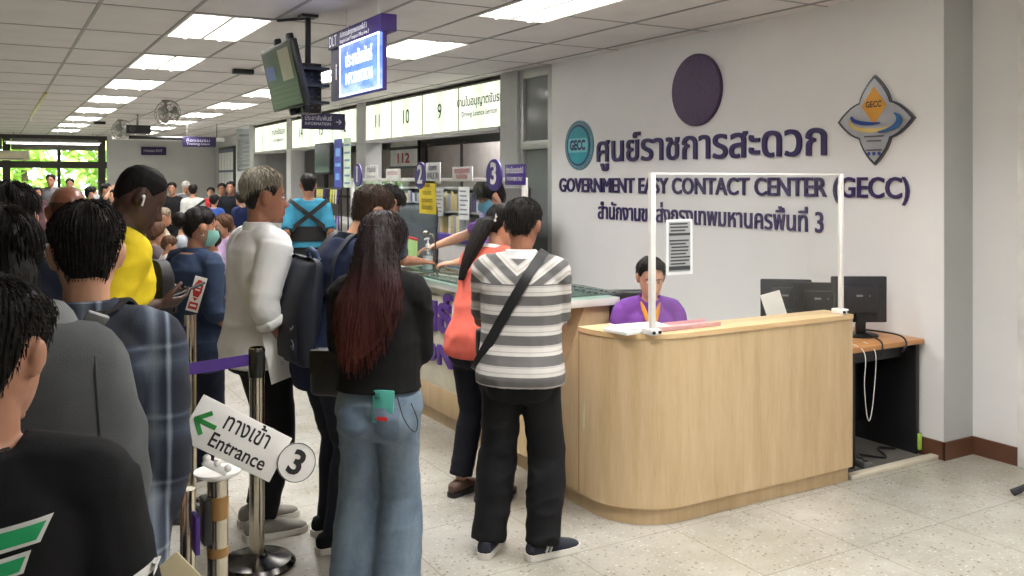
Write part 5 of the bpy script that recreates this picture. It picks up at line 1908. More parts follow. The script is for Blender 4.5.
# C: plaid shirt and the grey bag
Cc = Person('person', 'man with short black hair in dark plaid shirt, seen from behind', .20, 2.43, 5, 1.63, dict(rw=(.178, .04, .86), pitch=3), SKIN1, 2, girth=1.0)
PL = plaid()
Cc.top(PL, sleeve=1.92, hem=-.2, e=.018, boxy=.8, wr=(.008, 20))
Cc.collar(PL, hgt=.042)
Cc.trousers(NAVYD); Cc.shoes(BLKF, SOLEW)
Cc.hair(HB_, style='man', top=.022, side=.010, strands=2600, slen=.017, rough=.0022)
bp = thing('backpack', 'grey canvas backpack on the back of the plaid shirt', 'backpack', Cc.loc, Cc.rz)
mb = soft_box((-.075, -.245, 1.13), (.40, .17, .54), Euler((R_(5), 0, 0)).to_matrix(), .35, 6, 4, .06)
for v in mb.bm.verts:
    k = max(0, (v.co.z - 1.12) / .3)
    v.co.x -= .05 * k * (1 if v.co.x > 0 else .2)
    v.co.z -= .05 * k * max(0, v.co.x + .05) / .15
obj('main_bag', mb, GREYF, bp, 60)
mb = soft_box((-.12, -.21, 1.345), (.22, .13, .12), Euler((R_(-14), R_(-26), 0)).to_matrix(), .3, 5, 8, .04)
obj('top_flap', mb, fabric('grey_canvas_light', (122, 124, 124)), bp, 60)
bt_ = BVHTree.FromPolygons([tuple(v.co) for v in bp.children[0].data.vertices], [tuple(q.vertices) for q in bp.children[0].data.polygons])
def on_bag(x, z):
    h_ = bt_.ray_cast(V((x, -1, z)), V((0, 1, 0)), 2)[0]
    return V((x, (h_.y if h_ else -.36), z))
obj('seam', MB().tube([on_bag(.015 + .06 * (1.36 - z), z) for z in np.linspace(1.33, .9, 14)], .0035, 6), fabric('grey_seam', (70, 72, 74)), bp)
m, rg = Cc.strap('s', (.105, 0, 1.15), (.84, -.54, .10), .070, NYL, off=.006, th=.010, a0=-95, a1=52, parent=False)
st = Cc.add('shoulder_strap', m, NYL, bp)
obj('buckle', MB().box((.02, -.185, 1.385), (.05, .012, .03), Euler((.6, .4, .3)).to_matrix(), .004), plain('buckle_grey', (130, 130, 130), .4), bp)
m, rg = Cc.strap('s', (-.125, 0, 1.15), (1, 0, -.10), .066, NYL, off=.006, th=.008, a0=-95, a1=80, parent=False)
Cc.add('shoulder_strap', m, NYL, bp)

# D: two dark heads at the left edge
D1 = Person('person', 'person with long dark hair at the left edge, beside the plaid shirt', .018, 2.82, 12, 1.60, dict(pitch=4), SKIN2, 2, True)
D1.top(BLKF2, sleeve=1.9); D1.trousers(NAVYD); D1.shoes(BLKF, SOLEB)
D1.hair(HB_, style='woman', top=.03, side=.03, strands=1800, slen=.05, rough=.006)
def long_hair(p, mat, rings, seed=1, rough=.05, n=40, strands=0, name='long_hair', slen=.06):
    rnd = random.Random(seed)
    ph = [rnd.uniform(0, 6.28) for _ in range(8)]
    mb = MB()
    Z = [r[0] for r in rings]
    rs, pts = [], []
    for z in np.linspace(Z[0], Z[-1], 26):
        q = [float(np.interp(-z, [-a for a in Z], [r[c] for r in rings])) for c in (1, 2, 3, 4)]
        ring = []
        for k in range(n):
            a = 2 * PI * k / n
            f = 1 + rough * (math.sin(11 * a + 14 * z + ph[0]) + .7 * math.sin(19 * a - 9 * z + ph[1]) + .5 * math.sin(29 * a + 20 * z + ph[2]))
            f += .03 * math.sin(z * 21 + ph[3] + 2 * a)
            pt = V((q[0] + q[2] * f * math.cos(a), q[1] + q[3] * f * math.sin(a), z))
            ring.append(pt)
            pts.append((pt, V((math.cos(a), math.sin(a), 0))))
        rs.append(ring)
    mb.rings(rs)
    for _ in range(strands):
        pt, nn = pts[rnd.randrange(len(pts))]
        d = V((rnd.uniform(-.18, .18), rnd.uniform(-.1, .1), -1)).normalized()
        L = slen * rnd.uniform(.6, 1.5)
        s_ = nn.cross(d).normalized() * rnd.uniform(.001, .0022)
        rr = []
        for q in range(4):
            t = q / 3
            c = pt + d * L * t + nn * (.002 + .003 * math.sin(3 * t))
            w = s_ * (1 - .8 * t)
            rr.append([c - w, c + w, c + nn * .0016])
        mb.rings(rr)
    return p.add(name, mb, mat, None)
long_hair(D1, HB_, [(1.63, 0, -.03, .075, .07), (1.55, 0, -.05, .10, .075), (1.46, 0, -.08, .11, .07), (1.36, 0, -.12, .12, .05), (1.28, 0, -.13, .09, .03)], 5, .03, strands=500)
D2 = Person('person', 'person with short black hair at the left edge, behind the long dark hair', .053, 3.61, 8, 1.67, dict(), SKIN2, 1)
D2.top(NAVYD, sleeve=.9); D2.trousers(BLKF); D2.shoes(BLKF, SOLEB)
D2.hair(HB_, style='man', top=.026, side=.014, strands=1500, slen=.03)

# E: bald man
E_ = Person('person', 'bald man with bare brown scalp and white collar, behind the plaid shirt', .284, 4.34, 2, 1.674, dict(), (150, 98, 76), 2)
E_.o.data.materials[0].node_tree.nodes['Principled BSDF'].inputs['Roughness'].default_value = .35
E_.top(WHITEF, sleeve=.9); E_.collar(WHITEF); E_.trousers(BLKF); E_.shoes(BLKF, SOLEB)
mb = MB(); add_hair(mb, E_.Mh, 'high', .0015, .002, .0003, 3)
E_.hair(hair_mat('hair_stubble', (74, 52, 44), (104, 74, 60)), style='cropped', top=-.004, side=.0016, rough=.0003)

# F: yellow jersey
F_ = Person('person', 'man in yellow football jersey looking down at a phone, wearing one white earbud', .356, 3.836, 75, 1.78,
            dict(head=10, pitch=22, lean=9, rw=(.14, .16, 1.16), rel=V((.1, -1, -.1)), lw=(-.04, .2, 1.14), curl=.6, rp=(-.5, 0, .8), lp=(.5, 0, .8), rh=(-.1, 1, .02), lh=(.2, 1, .1)), SKIN4, 3)
F_.top(YELF, 'jersey', sleeve=.80, e=.022, wr=(.006, 24), se=.026)
F_.collar(GRNF, r=.060, hgt=.016)
F_.trousers(NAVYD, e=.018); F_.shoes(BLKF, SOLEW)
F_.hair(hair_mat('hair_short_coil', (13, 11, 11), (30, 26, 25), .7), style='cropped', top=.007, side=.005, rough=.0016, fade=.06)
for sd in (1, -1):
    a, e, w = F_.arm[sd]
    d = e - a
    for t, m_ in ((.79, GRNF), (.74, WHITEF)):
        R = frame(d)
        mb = MB()
        c0 = a + d * t
        mb.rings([ell(c0, R, .079, .079, 22), ell(c0 + d * .035, R, .080, .080, 22), ell(c0 + d * .035, R, .066, .066, 22), ell(c0, R, .066, .066, 22)], closed=True)
        F_.add('sleeve_trim', mb, m_, F_.shirt)
F_.strap('shoulder_stripe', (.07, 0, 1.25), (1, 0, -.1), .010, GRNF, off=.002, th=.002, a0=-40, a1=30, parent=F_.shirt)
F_.strap('shoulder_stripe', (-.07, 0, 1.25), (1, 0, .1), .010, GRNF, off=.002, th=.002, a0=-40, a1=30, parent=F_.shirt)
eb_ = thing('earbud', 'white earbud in the ear of the man in the yellow jersey', 'earbud', F_.loc, F_.rz)
mb = MB().ball(F_.Mh @ V((.094, -.006, -.004)), .009, 10).tube([F_.Mh @ V((.096, -.002, -.006)), F_.Mh @ V((.094, .006, -.036))], .0042, 8)
F_.add('earbud_body', mb, WHITEP, eb_)
bg = thing('backpack', 'black backpack worn on the chest of the yellow jersey', 'backpack', F_.loc, F_.rz)
obj('main_bag', soft_box((-.01, .225, 1.25), (.25, .08, .25), None, .3, 5, 3, .06), NYL, bg, 60)
obj('front_pocket', soft_box((-.01, .275, 1.22), (.19, .025, .12), None, .3, 4, 5, .02), NYL, bg, 60)
m, rg = F_.strap('s', (-.12, 0, 1.2), (1, 0, -.06), .05, NYL, off=.005, th=.007, a0=-100, a1=100, parent=False)
F_.add('shoulder_strap', m, NYL, bg)
hw = F_.arm[1][2] + V((-.035, .10, .035))
ph = thing('phone', 'dark phone in the hand of the man in the yellow jersey', 'phone', F_.world(hw), F_.rz)
obj('case', MB().box((0, .03, 0), (.072, .15, .009), Euler((R_(18), R_(-15), 0)).to_matrix(), .004), BLACKP, ph)
obj('glass', MB().box((-.0012, .0285, .005), (.066, .142, .002), Euler((R_(18), R_(-15), 0)).to_matrix()), plain('phone_glass', (60, 66, 76), .1), ph)

# G: denim shirt, mask and bun
G_ = Person('person', 'woman in blue denim shirt with hair in a bun and a green face mask', 1.0, 5.31, 62, 1.535,
            dict(head=22, pitch=8, rw=(.24, .12, .92), lw=(-.2, .2, .95)), SKIN2, 2, True, 1.22)
G_.top(denim('denim_shirt', (20, 35, 58), (35, 55, 86)), sleeve=1.35, hem=-.2, e=.022, wr=(.009, 22))
G_.collar(denim('denim_collar', (24, 40, 66), (36, 56, 88)))
G_.trousers(NAVYD, e=.014)
G_.shoes(fabric('grey_shoe', (126, 122, 116)), SOLEW)
h = G_.hair(HB_, style='tied', top=.018, side=.012, strands=500, rough=.003)
mb = MB()
mb.rings([[G_.Mh @ V((.048 * math.cos(b) * math.cos(a) * (1 + .06 * math.sin(9 * a + 5 * b)), -.135 + .045 * math.sin(b), .035 + .048 * math.cos(b) * math.sin(a) * (1 + .06 * math.sin(9 * a + 5 * b)))) for a in [2 * PI * k / 26 for k in range(26)]] for b in np.linspace(-1.5, 1.5, 12)])
G_.add('hair_bun', mb, HB_, h)
G_.eyes(); G_.mask(plain('mask_green', (122, 176, 166), .7))
ea = MB().ball(G_.Mh @ V((.088, -.005, -.045)), .006, 8)
G_.add('earring', ea, STEEL)

# H: white shirt, bleached hair
H_ = Person('person', 'man in loose white shirt with bleached grey hair, holding papers', 1.13, 4.39, 78, 1.735,
            dict(head=14, pitch=2, rw=(.235, .035, .885), rel=V((.1, -1, -.1)), rp=(-1, .1, 0), curl=.75, feet=((.09, .0, 14), (-.10, .06, 10))), SKIN3, 3)
H_.top(WHITEF, sleeve=1.34, hem=-.10, e=.030, flare=.03, boxy=1.0, wr=(.011, 17), se=.030)
H_.collar(WHITEF, hgt=.040)
a, e, w = H_.arm[1]
d = w - e
mb = MB()
R = frame(d)
mb.rings([ell(e + d * t_, R, r_, r_ * .97, 22) for t_, r_ in ((.24, .070), (.27, .078), (.36, .077), (.40, .070), (.40, .050), (.24, .055))], closed=True)
me = remesh(mb, .007, 1); wrinkle(me, .005, 40, 5)
o = obj('rolled_cuff', me, WHITEF, H_.shirt, 0); H_.finish(o)
H_.trousers(BLKF, e=.010, cut=.05)
H_.shoes(fabric('grey_suede', (138, 134, 126)), SOLEW)
mb = MB(); add_hair(mb, H_.Mh, 'man', .008, .006, .001, 3, 0)
H_.add('undercut', mb, HB_)
H_.hair(HG_, style='high', top=.028, side=.013, strands=2600, slen=.028, rough=.005)
H_.eyes(); H_.lips((150, 92, 80))
for nm, lb, dx, sz, mt, rr in (('paper_sheet', 'white papers in the hand of the man in the white shirt', (.02, -.03, -.02), (.004, .20, .28), PAPER, R_(12)), ('booklet', 'small brown booklet in the hand of the man in the white shirt', (.012, .05, -.085), (.012, .07, .12), plain('booklet_brown', (126, 56, 48), .6), R_(8))):
    hp_ = H_.arm[1][2] + V(dx) + V((-.03, 0, .03))
    t = tag(obj(nm, MB().box((0, 0, 0), sz, Euler((rr, 0, 0)).to_matrix(), .001), mt), lb, 'papers' if nm[0] == 'p' else 'booklet')
    t.location = H_.world(hp_); t.rotation_euler = (0, 0, H_.rz)

# I: navy polo and backpack
I_ = Person('person', 'man in navy polo and dark jeans wearing the navy backpack', 1.365, 4.085, 84, 1.69,
            dict(head=-2, pitch=6, lean=14, neck=.045, rw=(.19, .27, 1.05), lw=(-.12, .34, 1.1), rel=V((.15, -1, -.1)), feet=((.10, .02, 4), (-.12, .09, -4))), SKIN1, 2, girth=1.06)
I_.top(NAVYF, 'polo_shirt', sleeve=.82, e=.020)
I_.collar(NAVYD, hgt=.036)
I_.trousers(denim('dark_jeans', (22, 26, 40), (34, 40, 58)), e=.018)
I_.shoes(BLKF, SOLEW, plain('shoe_red', (170, 50, 44), .5))
I_.hair(HN_, style='man', top=.024, side=.010, strands=1800, slen=.016)
I_.eyes(); I_.lips((168, 106, 92))
bg = thing('backpack', 'navy backpack on the back of the man in the navy polo', 'backpack', I_.loc, I_.rz)
mb = soft_box((-.02, -.135, 1.10), (.30, .09, .48), Euler((R_(-2), 0, 0)).to_matrix(), .30, 6, 6, .04)
for v in mb.bm.verts:
    v.co.y += max(0, v.co.z - 1.12) * .25 * (1 if v.co.y < -.15 else .3)
obj('main_bag', mb, NYLN, bg, 60)
obj('front_pocket', soft_box((-.02, -.188, 1.0), (.22, .035, .24), Euler((R_(-2), 0, 0)).to_matrix(), .5, 4, 9, .018), NYLN, bg, 60)
obj('handle', MB().tube([(-.05, -.07, 1.33), (-.045, -.085, 1.37), (0, -.09, 1.385), (.045, -.085, 1.37), (.05, -.07, 1.33)], .011, 8), plain('handle_blue', (58, 78, 112), .7), bg)
for sd in (1, -1):
    m, rg = I_.strap('s', (sd * .115, 0, 1.16), (1, 0, sd * .08), .05, NYLN, off=.006, th=.008, a0=-100, a1=75, parent=False)
    I_.add('shoulder_strap', m, NYLN, bg)
m = MB()
rnd = random.Random(2)
for k in range(5):
    c = V((.05 + .02 * rnd.uniform(-1, 1), -.2115, .95 + .022 * k))
    m.tube([c + V((.03 * math.cos(q * .9 + k), .0, .012 * math.sin(q * 1.7 + k))) for q in range(8)], .0022, 4)
obj('stitched_badge', m, plain('badge_grey', (120, 126, 140), .6), bg)
pc = thing('sling_pouch', 'small black sling pouch between the navy polo and the black sweater', 'pouch', (1.22, 3.62, .0), R_(-40))
obj('pouch_body', soft_box((0, 0, .90), (.17, .08, .20), None, .3, 4, 2, .03), NYL, pc, 60)
obj('flap', MB().box((0, -.045, .95), (.15, .02, .10), None, .006), NYL, pc)
obj('strap', MB().tube([(.07, 0, .98), (.085, .02, 1.12), (.11, .06, 1.3), (.14, .12, 1.42)], .008, 6), NYL, pc)
obj('clasp', MB().tube([(.07, -.02, .98), (.072, -.022, 1.0), (.065, -.022, 1.02)], .006, 8), STEEL, pc)

# J: long red-brown hair
J_ = Person('person', 'woman with long red-brown hair in black sweater and wide blue jeans', 1.335, 3.37, 36, 1.56,
            dict(head=12, pitch=14, rw=(-.03, .23, 1.10), lw=(-.02, .28, 1.14), rh=(-1, .25, .05), lh=(1, .25, 0), rp=(0, -1, 0), lp=(0, -1, 0), rel=V((.9, -.5, -.45)), lel=V((-.9, -.5, -.45)), feet=((.07, .02, 12), (-.13, .05, -6))), SKIN1, 2, True, 1.03)
J_.top(BLKF2, 'sweater', sleeve=1.93, hem=.045, e=.026, flare=.0, boxy=1.0, wr=(.010, 18), se=.026)
JE = denim('washed_jeans', (74, 92, 110), (122, 138, 152))
jn = J_.trousers(JE, 'jeans', e=.012, flare=.042, knee=.024, top=.11, wr=(.007, 22), cut=-.03)
J_.shoes(BLKF, SOLEW, low=True)
HD_ = dyed()
J_.hair(HD_, style='woman', top=.026, side=.026, strands=900, slen=.05, rough=.003)
long_hair(J_, HD_, [(1.66, 0, -.03, .06, .06), (1.60, 0, -.045, .085, .075), (1.50, 0, -.075, .102, .078), (1.42, -.0, -.105, .118, .068), (1.34, -.015, -.132, .130, .056), (1.26, -.03, -.140, .118, .05), (1.19, -.045, -.142, .095, .042), (1.14, -.06, -.138, .065, .03), (1.10, -.07, -.13, .03, .012)], 8, .035, 44, 1300, slen=.06)
# back pocket, tag, phone in the pocket
J_.patch('pocket', [(-.135, .90), (-.02, .90), (-.02, .79), (-.078, .765), (-.135, .79)], denim('jeans_pocket', (66, 84, 104), (110, 126, 142)), jn, off=.003)
J_.patch('pocket', [(.012, .90), (.122, .90), (.122, .79), (.068, .765), (.012, .79)], denim('jeans_pocket2', (66, 84, 104), (110, 126, 142)), jn, off=.015)
J_.patch('red_label', [(.028, .866), (.075, .866), (.075, .850), (.028, .850)], RED, jn, off=.018)
tree = J_.bvh(jn)
hh_ = tree.ray_cast(V((.055, -1, .88)), V((0, 1, 0)), 2.0)[0]
ph = thing('phone', 'teal phone sticking out of the back pocket of the wide blue jeans', 'phone', J_.world((.052, (hh_.y if hh_ else -.15) - .004, .905)), J_.rz)
obj('case', MB().box((0, 0, 0), (.084, .010, .125), Euler((R_(-4), R_(2), 0)).to_matrix(), .004), plain('phone_teal', (76, 156, 142), .4), ph)
obj('camera_bump', MB().box((-.018, -.006, .045), (.022, .004, .022), Euler((R_(-4), R_(2), 0)).to_matrix(), .002), plain('phone_teal2', (60, 128, 118), .3), ph)
cable([tuple(J_.world((.12, -.165, .95))), tuple(J_.world((.15, -.17, .86))), tuple(J_.world((.185, -.13, .80))), tuple(J_.world((.19, -.10, .84))), tuple(J_.world((.17, -.13, .92)))], .0022, 'thin black cord looping from the hip of the wide blue jeans')

# K: striped polo
K_ = Person('person', 'man in grey and white striped polo and black trousers at the counter', 2.09, 3.54, 40, 1.60,
            dict(head=4, pitch=4, lean=3, rw=(.09, .33, 1.10), lw=(-.12, .35, 1.12), rel=V((.35, -.8, -.6)), lel=V((-.5, -.8, -.5)), feet=((.115, .0, 50), (-.155, .0, 4))), SKIN3, 3, girth=1.08)
ST = striped()
K_.top(ST, 'polo_shirt', sleeve=.90, hem=-.075, e=.022, flare=.012, boxy=.75, wr=(.006, 20), se=.013)
K_.collar(WHITEF, r=.066, hgt=.040)
K_.trousers(BLKF, e=.018, flare=.012, knee=.014, wr=(.009, 20), cut=.02)
K_.shoes(plain('navy_suede', (30, 34, 46), .8), SOLEW, plain('stripe_white', (206, 206, 204), .6))
K_.hair(HB_, style='cropped', top=.022, side=.011, strands=2600, slen=.015, fade=.04)
cb = thing('crossbody_bag', 'black crossbody bag with its strap across the striped polo', 'bag', K_.loc, K_.rz)
m, rg = K_.strap('s', (-.035, .0, 1.20), (-.86, .02, .50), .048, NYL, off=.006, th=.005, parent=False, n=72)
K_.add('strap', m, NYL, cb)
mb = soft_box((-.17, .21, .98), (.20, .07, .15), Euler((0, 0, R_(30))).to_matrix(), .3, 4, 2, .025)
o = obj('bag_body', mb, NYL, cb, 60); K_.finish(o)

# L: coral shirt, ponytail
L_ = Person('person', 'woman in coral shirt with a black ponytail leaning on the counter', 2.28, 4.30, 66, 1.585,
            dict(lean=16, head=10, pitch=8, rw=(.20, .42, 1.11), lw=(-.12, .44, 1.11), feet=((.09, .0, 12), (-.10, -.02, 0))), SKIN1, 2, True, 1.1)
L_.top(CORAL, sleeve=.95, hem=-.09, e=.022, flare=.0, boxy=.8, wr=(.010, 17), se=.026)
L_.collar(WHITEF, hgt=.024)
L_.trousers(fabric('black_slacks', (28, 29, 36)), e=.014, flare=.012, cut=.06)
L_.shoes(plain('sandal_tan', (92, 66, 54), .6), SOLEB, low=True)
h = L_.hair(HB_, style='tied', top=.018, side=.012, strands=700, rough=.003)
mb = MB()
pts = [L_.Mh @ V((-.005, -.075, .02)), L_.Mh @ V((-.015, -.115, -.02)), L_.Mh @ V((-.03, -.125, -.09)), L_.Mh @ V((-.04, -.13, -.17)), L_.Mh @ V((-.05, -.135, -.25)), L_.Mh @ V((-.06, -.135, -.33)), L_.Mh @ V((-.07, -.13, -.39))]
for k in range(11):
    a = 2 * PI * k / 11
    o3 = V((.042 * math.cos(a), .024 * math.sin(a), 0))
    mb.tube([p + o3 * (1 if i else .6) * (1 - .10 * i) for i, p in enumerate(pts)], [.018, .026, .027, .024, .019, .012, .003], 8)
L_.add('ponytail', mb, HB_, h)
cl_ = MB()
for z in (-.004, .004):
    cl_.ball(L_.Mh @ V((.055, -.112, .0 + z * 3)), .008, 8)
L_.add('hair_clip', cl_.tube([L_.Mh @ V((.055, -.112, -.02)), L_.Mh @ V((.052, -.116, .03))], .003, 6), plain('pearl', (222, 216, 206), .3), h)
L_.add('earring', MB().ball(L_.Mh @ V((.09, -.008, -.046)), .0075, 8), plain('gold', (212, 170, 90), .25, .9))
L_.eyes()

# M: staff member with mask
M_ = Person('person', 'staff member in purple shirt and blue face mask reaching across the counter', 3.55, 5.98, 286, 1.74,
            dict(lean=20, head=-8, pitch=6, rww=(2.97, 6.42, 1.17), lww=(3.02, 6.1, 1.075), rel=V((.6, -.3, -.6)), rh=(-.1, 1, -.25), lh=(.3, 1, -.1), rp=(-.3, 0, -1), lp=(.2, 0, -1)), SKIN1, 3, girth=1.0)
M_.top(PURPF, 'polo_shirt', sleeve=.85, e=.02)
M_.collar(PURPF)
M_.trousers(BLKF); M_.shoes(BLKF, SOLEB)
M_.hair(HB_, style='fringe', top=.03, side=.022, strands=1300, slen=.04)
M_.eyes(); M_.mask(plain('mask_blue', (112, 176, 204), .7))

# N: bowed customer
N_ = Person('person', 'customer with black hair bowing over the white form on the counter', 2.24, 5.95, 70, 1.70,
            dict(lean=14, pitch=34, head=6, rww=(2.74, 6.06, 1.10), lww=(2.72, 6.5, 1.10), rp=(-.3, 0, -1), lp=(.3, 0, -1), rh=(0, 1, -.1), lh=(.2, 1, -.1)), SKIN2, 2)
N_.top(fabric('slate_cloth', (72, 76, 84)), sleeve=.8); N_.collar(fabric('slate_cloth', (72, 76, 84))); N_.trousers(BLKF); N_.shoes(BLKF, SOLEB)
N_.hair(HB_, style='man', top=.03, side=.016, strands=1000)
N_.eyes(); N_.lips((150, 96, 84))

# O: light blue shirt with black back brace
O_ = Person('person', 'man in light blue shirt with crossed black back-brace straps', 3.04, 9.79, 14, 1.76, dict(rw=(.24, .06, .92), lw=(-.24, .06, .92)), SKIN2, 1, girth=.96)
O_.top(CYANF, sleeve=.95, hem=.02, e=.022, boxy=.6)
O_.trousers(BLKF, top=.12); O_.shoes(BLKF, SOLEB)
O_.hair(HB_, style='man', top=.016, side=.010, strands=0)
O_.strap('brace_strap', (0, 0, 1.27), (.62, 0, .78), .045, NYL, off=.008, parent=O_.shirt)
O_.strap('brace_strap', (0, 0, 1.27), (-.62, 0, .78), .045, NYL, off=.008, parent=O_.shirt)
O_.strap('brace_belt', (0, 0, 1.07), (0, .001, 1), .16, NYL, off=.012, th=.01, parent=O_.shirt)

# Q: seated woman behind the desk
Q_ = Person('person', 'seated woman in purple polo with an orange scarf behind the reception desk', 3.35, 4.19, 212, 1.57,
            dict(hipz=.55, lean=5, head=-6, pitch=10, rw=(.20, .33, .83), lw=(-.16, .35, .83), feet=((.10, .36, 4), (-.10, .36, -4)), rp=(0, 0, -1), lp=(0, 0, -1)), (206, 162, 140), 3, True, 1.0)
Q_.top(PURPF, 'polo_shirt', sleeve=.92, hem=-.12, e=.022)
Q_.collar(PURPF, hgt=.034)
Q_.trousers(BLKF); Q_.shoes(BLKF, SOLEB)
Q_.hair(HB_, style='tied', top=.020, side=.014, strands=700, rough=.003)
Q_.eyes(); Q_.lips((164, 96, 90))
mb = MB()
ob = plain('scarf_orange', (222, 150, 50), .7)
tree = Q_.bvh()
def on_front(x, z, off=.008):
    h_ = tree.ray_cast(V((x, 1.2, z)), V((0, -1, 0)), 2.4)[0]
    return V((x, (h_.y if h_ else .12) + off, z))
zb = Q_.nb.z
for sd in (1, -1):
    row = [on_front(sd * x, zb - dz) for x, dz in ((.055, .02), (.045, .06), (.028, .11), (.012, .15), (.016, .19), (.022, .23))]
    mb.tube(row, [.010, .014, .016, .014, .016, .006], 8)
Q_.add('scarf', mb, ob, Q_.shirt)

# ------------------------------------------------------------------ the crowd further back
def at(u, t):
    l = (u - 512) / 900 * t
    return .5 * t + .86603 * l, .86603 * t - .5 * l
CROWD = [
    # u, head-top row, distance, facing, label, female, top colour, trousers, hair style, extra
    (51, 174, 20, 200, 'man in grey T-shirt standing before the far left windows', 0, (112, 110, 114), (40, 40, 46), 'man', ''),
    (70, 178, 21.5, 190, 'man in dark grey top in the far left windows, behind the bald head', 0, (70, 70, 76), (40, 40, 46), 'man', ''),
    (37, 187, 18, 160, 'woman with dark hair low at the left of the far windows', 1, (96, 70, 76), (40, 40, 46), 'woman', ''),
    (91, 186, 14.5, 95, 'person in dark top with a white face mask in the far crowd', 0, (40, 42, 50), (40, 40, 46), 'man', 'mask'),
    (106, 183, 17, 120, 'man in black T-shirt raising a hand in the far crowd', 0, (28, 28, 32), (40, 40, 46), 'man', 'raise'),
    (115, 189, 16, 250, 'woman in pale pink top beside the raised hand', 1, (206, 160, 164), (60, 60, 70), 'woman', ''),
    (172, 182, 17.5, 200, 'man in black T-shirt with folded hands by the end wall', 0, (30, 30, 32), (36, 36, 42), 'man', 'fold'),
    (186, 181, 20, 180, 'person in grey top and pale cap behind the white T-shirt', 0, (120, 122, 126), (50, 50, 56), 'man', 'cap'),
    (193, 184, 17.5, 15, 'man in white T-shirt with a black strap across his back', 0, (206, 206, 202), (50, 54, 62), 'man', 'strap'),
    (211, 187, 19.5, 200, 'person in red top by the notice board', 0, (196, 58, 60), (40, 40, 46), 'man', ''),
    (214, 194, 15.5, 25, 'person in bright blue T-shirt in front of the red top', 1, (66, 96, 176), (40, 44, 60), 'tied', ''),
    (222, 183, 18.5, 200, 'left one of the two men in black shirts at the notice board', 0, (26, 26, 32), (36, 36, 42), 'man', ''),
    (231, 181, 17.5, 210, 'right one of the two men in black shirts at the notice board', 0, (24, 26, 34), (36, 36, 42), 'man', ''),
    (241, 191, 14.5, 330, 'woman in navy dress near the service windows', 1, (36, 46, 84), (40, 44, 60), 'woman', ''),
]
for (u, v, t, az, lab, fem, tc, bc, hs, ex) in CROWD:
    x, y = at(u, t)
    top = 1.70 - (v - 180) * t / 900
    ps = {}
    if ex == 'raise':
        ps = dict(rw=(.22, .22, 1.62), rel=V((.8, 0, -.6)))
    if ex == 'fold':
        ps = dict(rw=(.04, .22, .95), lw=(-.04, .22, .95), rel=V((.8, -.4, 0)), lel=V((-.8, -.4, 0)))
    p = Person('person', lab, x, y, az, top / 1.724 * 1.70, ps, random.choice((SKIN1, SKIN2)), 0, bool(fem), group='people in the waiting crowd')
    p.top(fabric('crowd_%d_%d_%d' % tc, tc), sleeve=.9, wr=(.006, 22))
    p.trousers(fabric('crowd_%d_%d_%d' % bc, bc)); p.shoes(BLKF, SOLEB)
    hk = p.hair(HB_, style=hs, top=.024, side=.016 if hs == 'man' else .024)
    p.eyes()
    if ex == 'mask':
        p.mask(plain('mask_white', (222, 224, 226), .7))
    if ex == 'strap':
        p.strap('bag_strap', (0, 0, 1.2), (-.62, 0, .78), .05, NYL, off=.008)
    if ex == 'cap':
        mb = MB().ball(p.Mh @ V((0, -.005, .045)), 1, 18, (.098, .118, .10), p.Rh).box(p.Mh @ V((0, .13, .05)), (.13, .10, .012), p.Rh, .004)
        p.add('cap', mb, plain('cap_pale', (196, 192, 182), .8))

SEATED = [
    (226, 213, 10, 262, 'seated woman in lilac blouse with brown hair, behind the white shirt', 1, (176, 150, 186), (70, 66, 90), 'woman', HC_),
    (162, 207, 12.5, 95, 'seated man with grey-brown hair in a beige shirt', 0, (196, 184, 160), (70, 66, 60), 'man', hair_mat('hair_greyish', (110, 96, 80), (160, 146, 126))),
    (154, 221, 10, 80, 'seated woman with chestnut hair beside the yellow jersey', 1, (96, 84, 88), (60, 60, 70), 'woman', HC_),
    (167, 234, 8.6, 88, 'small child with brown hair and white top sitting behind the denim shirt', 1, (214, 210, 204), (86, 84, 100), 'fringe', HC_),
    (183, 215, 12, 100, 'seated person in light grey top beside the beige shirt', 0, (176, 180, 188), (60, 60, 70), 'man', HB_),
    (203, 219, 11.4, 110, 'seated woman in dark violet top behind the denim shirt', 1, (84, 74, 106), (60, 60, 70), 'woman', HB_),
    (146, 214, 13, 90, 'seated man in dark green shirt behind the chestnut hair', 0, (74, 84, 74), (60, 60, 70), 'man', HB_),
    (213, 226, 9.4, 268, 'seated girl in checked grey blouse, in front of the lilac blouse', 1, (150, 138, 152), (60, 60, 70), 'woman', HN_),
]
seat_proto = None
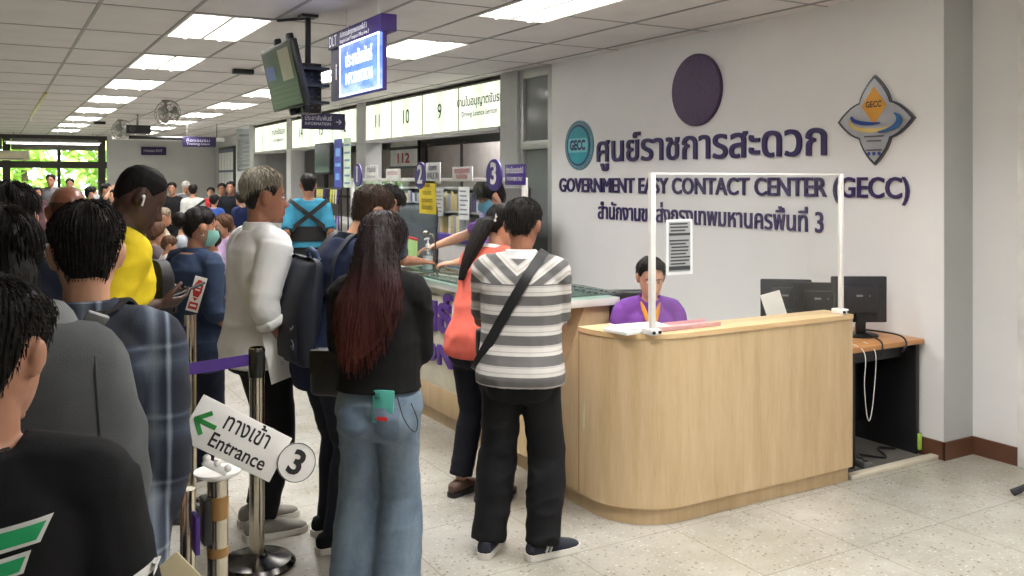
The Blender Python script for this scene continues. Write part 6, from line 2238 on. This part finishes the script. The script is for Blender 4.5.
for k, (u, v, t, az, lab, fem, tc, bc, hs, hm) in enumerate(SEATED):
    x, y = at(u, t)
    top = 1.70 - (v - 180) * t / 900
    child = 'child' in lab
    hh = 1.12 if child else 1.62
    kk = hh / 1.70
    hip = (top - .026) / kk - .80
    p = Person('person', lab, x, y, az, hh, dict(hipz=hip, feet=((.11, .40, 4), (-.11, .40, -4)), rw=(.14, .33, hip + .16), lw=(-.14, .33, hip + .16), pitch=12), (SKIN1, SKIN2)[k % 2], 1, bool(fem), group='people seated in the waiting rows')
    p.top(fabric('crowd_%d_%d_%d' % tc, tc), sleeve=.9 if not fem else 1.3, hem=-.08)
    p.trousers(fabric('crowd_%d_%d_%d' % bc, bc)); p.shoes(BLKF, SOLEB)
    p.hair(hm, style=hs, top=.026, side=.018 if hs == 'man' else .026, strands=250)
    p.eyes()
    sh_ = (hip - .115) * kk
    lab2 = 'grey waiting seat under the ' + lab.split('seated ')[-1].split('small ')[-1]
    if seat_proto is None or True:
        st = thing('waiting_seat', ' '.join(lab2.split()[:15]), 'seat', (x, y, 0), p.rz, 'grey waiting seats')
        SG = plain('seat_grey', (112, 116, 122), .4)
        obj('seat', MB().box((0, .06, sh_ - .03), (.44, .44, .04), None, .015, 3), SG, st)
        obj('backrest', MB().box((0, -.20, sh_ + .22), (.42, .03, .40), Euler((R_(8), 0, 0)).to_matrix(), .012, 3), SG, st)
        for sx in (-1, 1):
            for sy in (-1, 1):
                obj('leg', MB().tube([(sx * .18, .05 + sy * .17, 0), (sx * .17, .05 + sy * .15, sh_ - .03)], .013, 8), DARKSTEEL, st)

# grey chair behind the counter
gc = thing('office_chair', 'grey office chair back behind the partition, above the counter', 'chair', (3.51, 7.9, 0), R_(-25))
GC = plain('chair_slate', (96, 104, 112), .7)
obj('seat', MB().box((0, 0, .5), (.48, .46, .08), None, .03, 3), GC, gc)
obj('backrest', soft_box((0, -.24, 1.18), (.40, .07, .62), Euler((R_(6), 0, 0)).to_matrix(), .2, 4, 3, .06), GC, gc, 60)
obj('column', MB().lathe([(.03, .09), (.03, .48)], n=12), BLACKP, gc)
obj('back_bar', MB().tube([(0, -.1, .47), (0, -.26, .6), (0, -.25, .95)], .02, 8), BLACKP, gc)
for k in range(5):
    a = 2 * PI * k / 5
    l = obj('leg', MB().tube([(0, 0, .11), (.26 * math.cos(a), .26 * math.sin(a), .075)], [.03, .018], 8), BLACKP, gc)
    obj('caster', MB().lathe([(.028, -.02), (.028, .02)], (.26 * math.cos(a), .26 * math.sin(a), .03), 12, (math.sin(a), -math.cos(a), 0)), BLACKP, l)
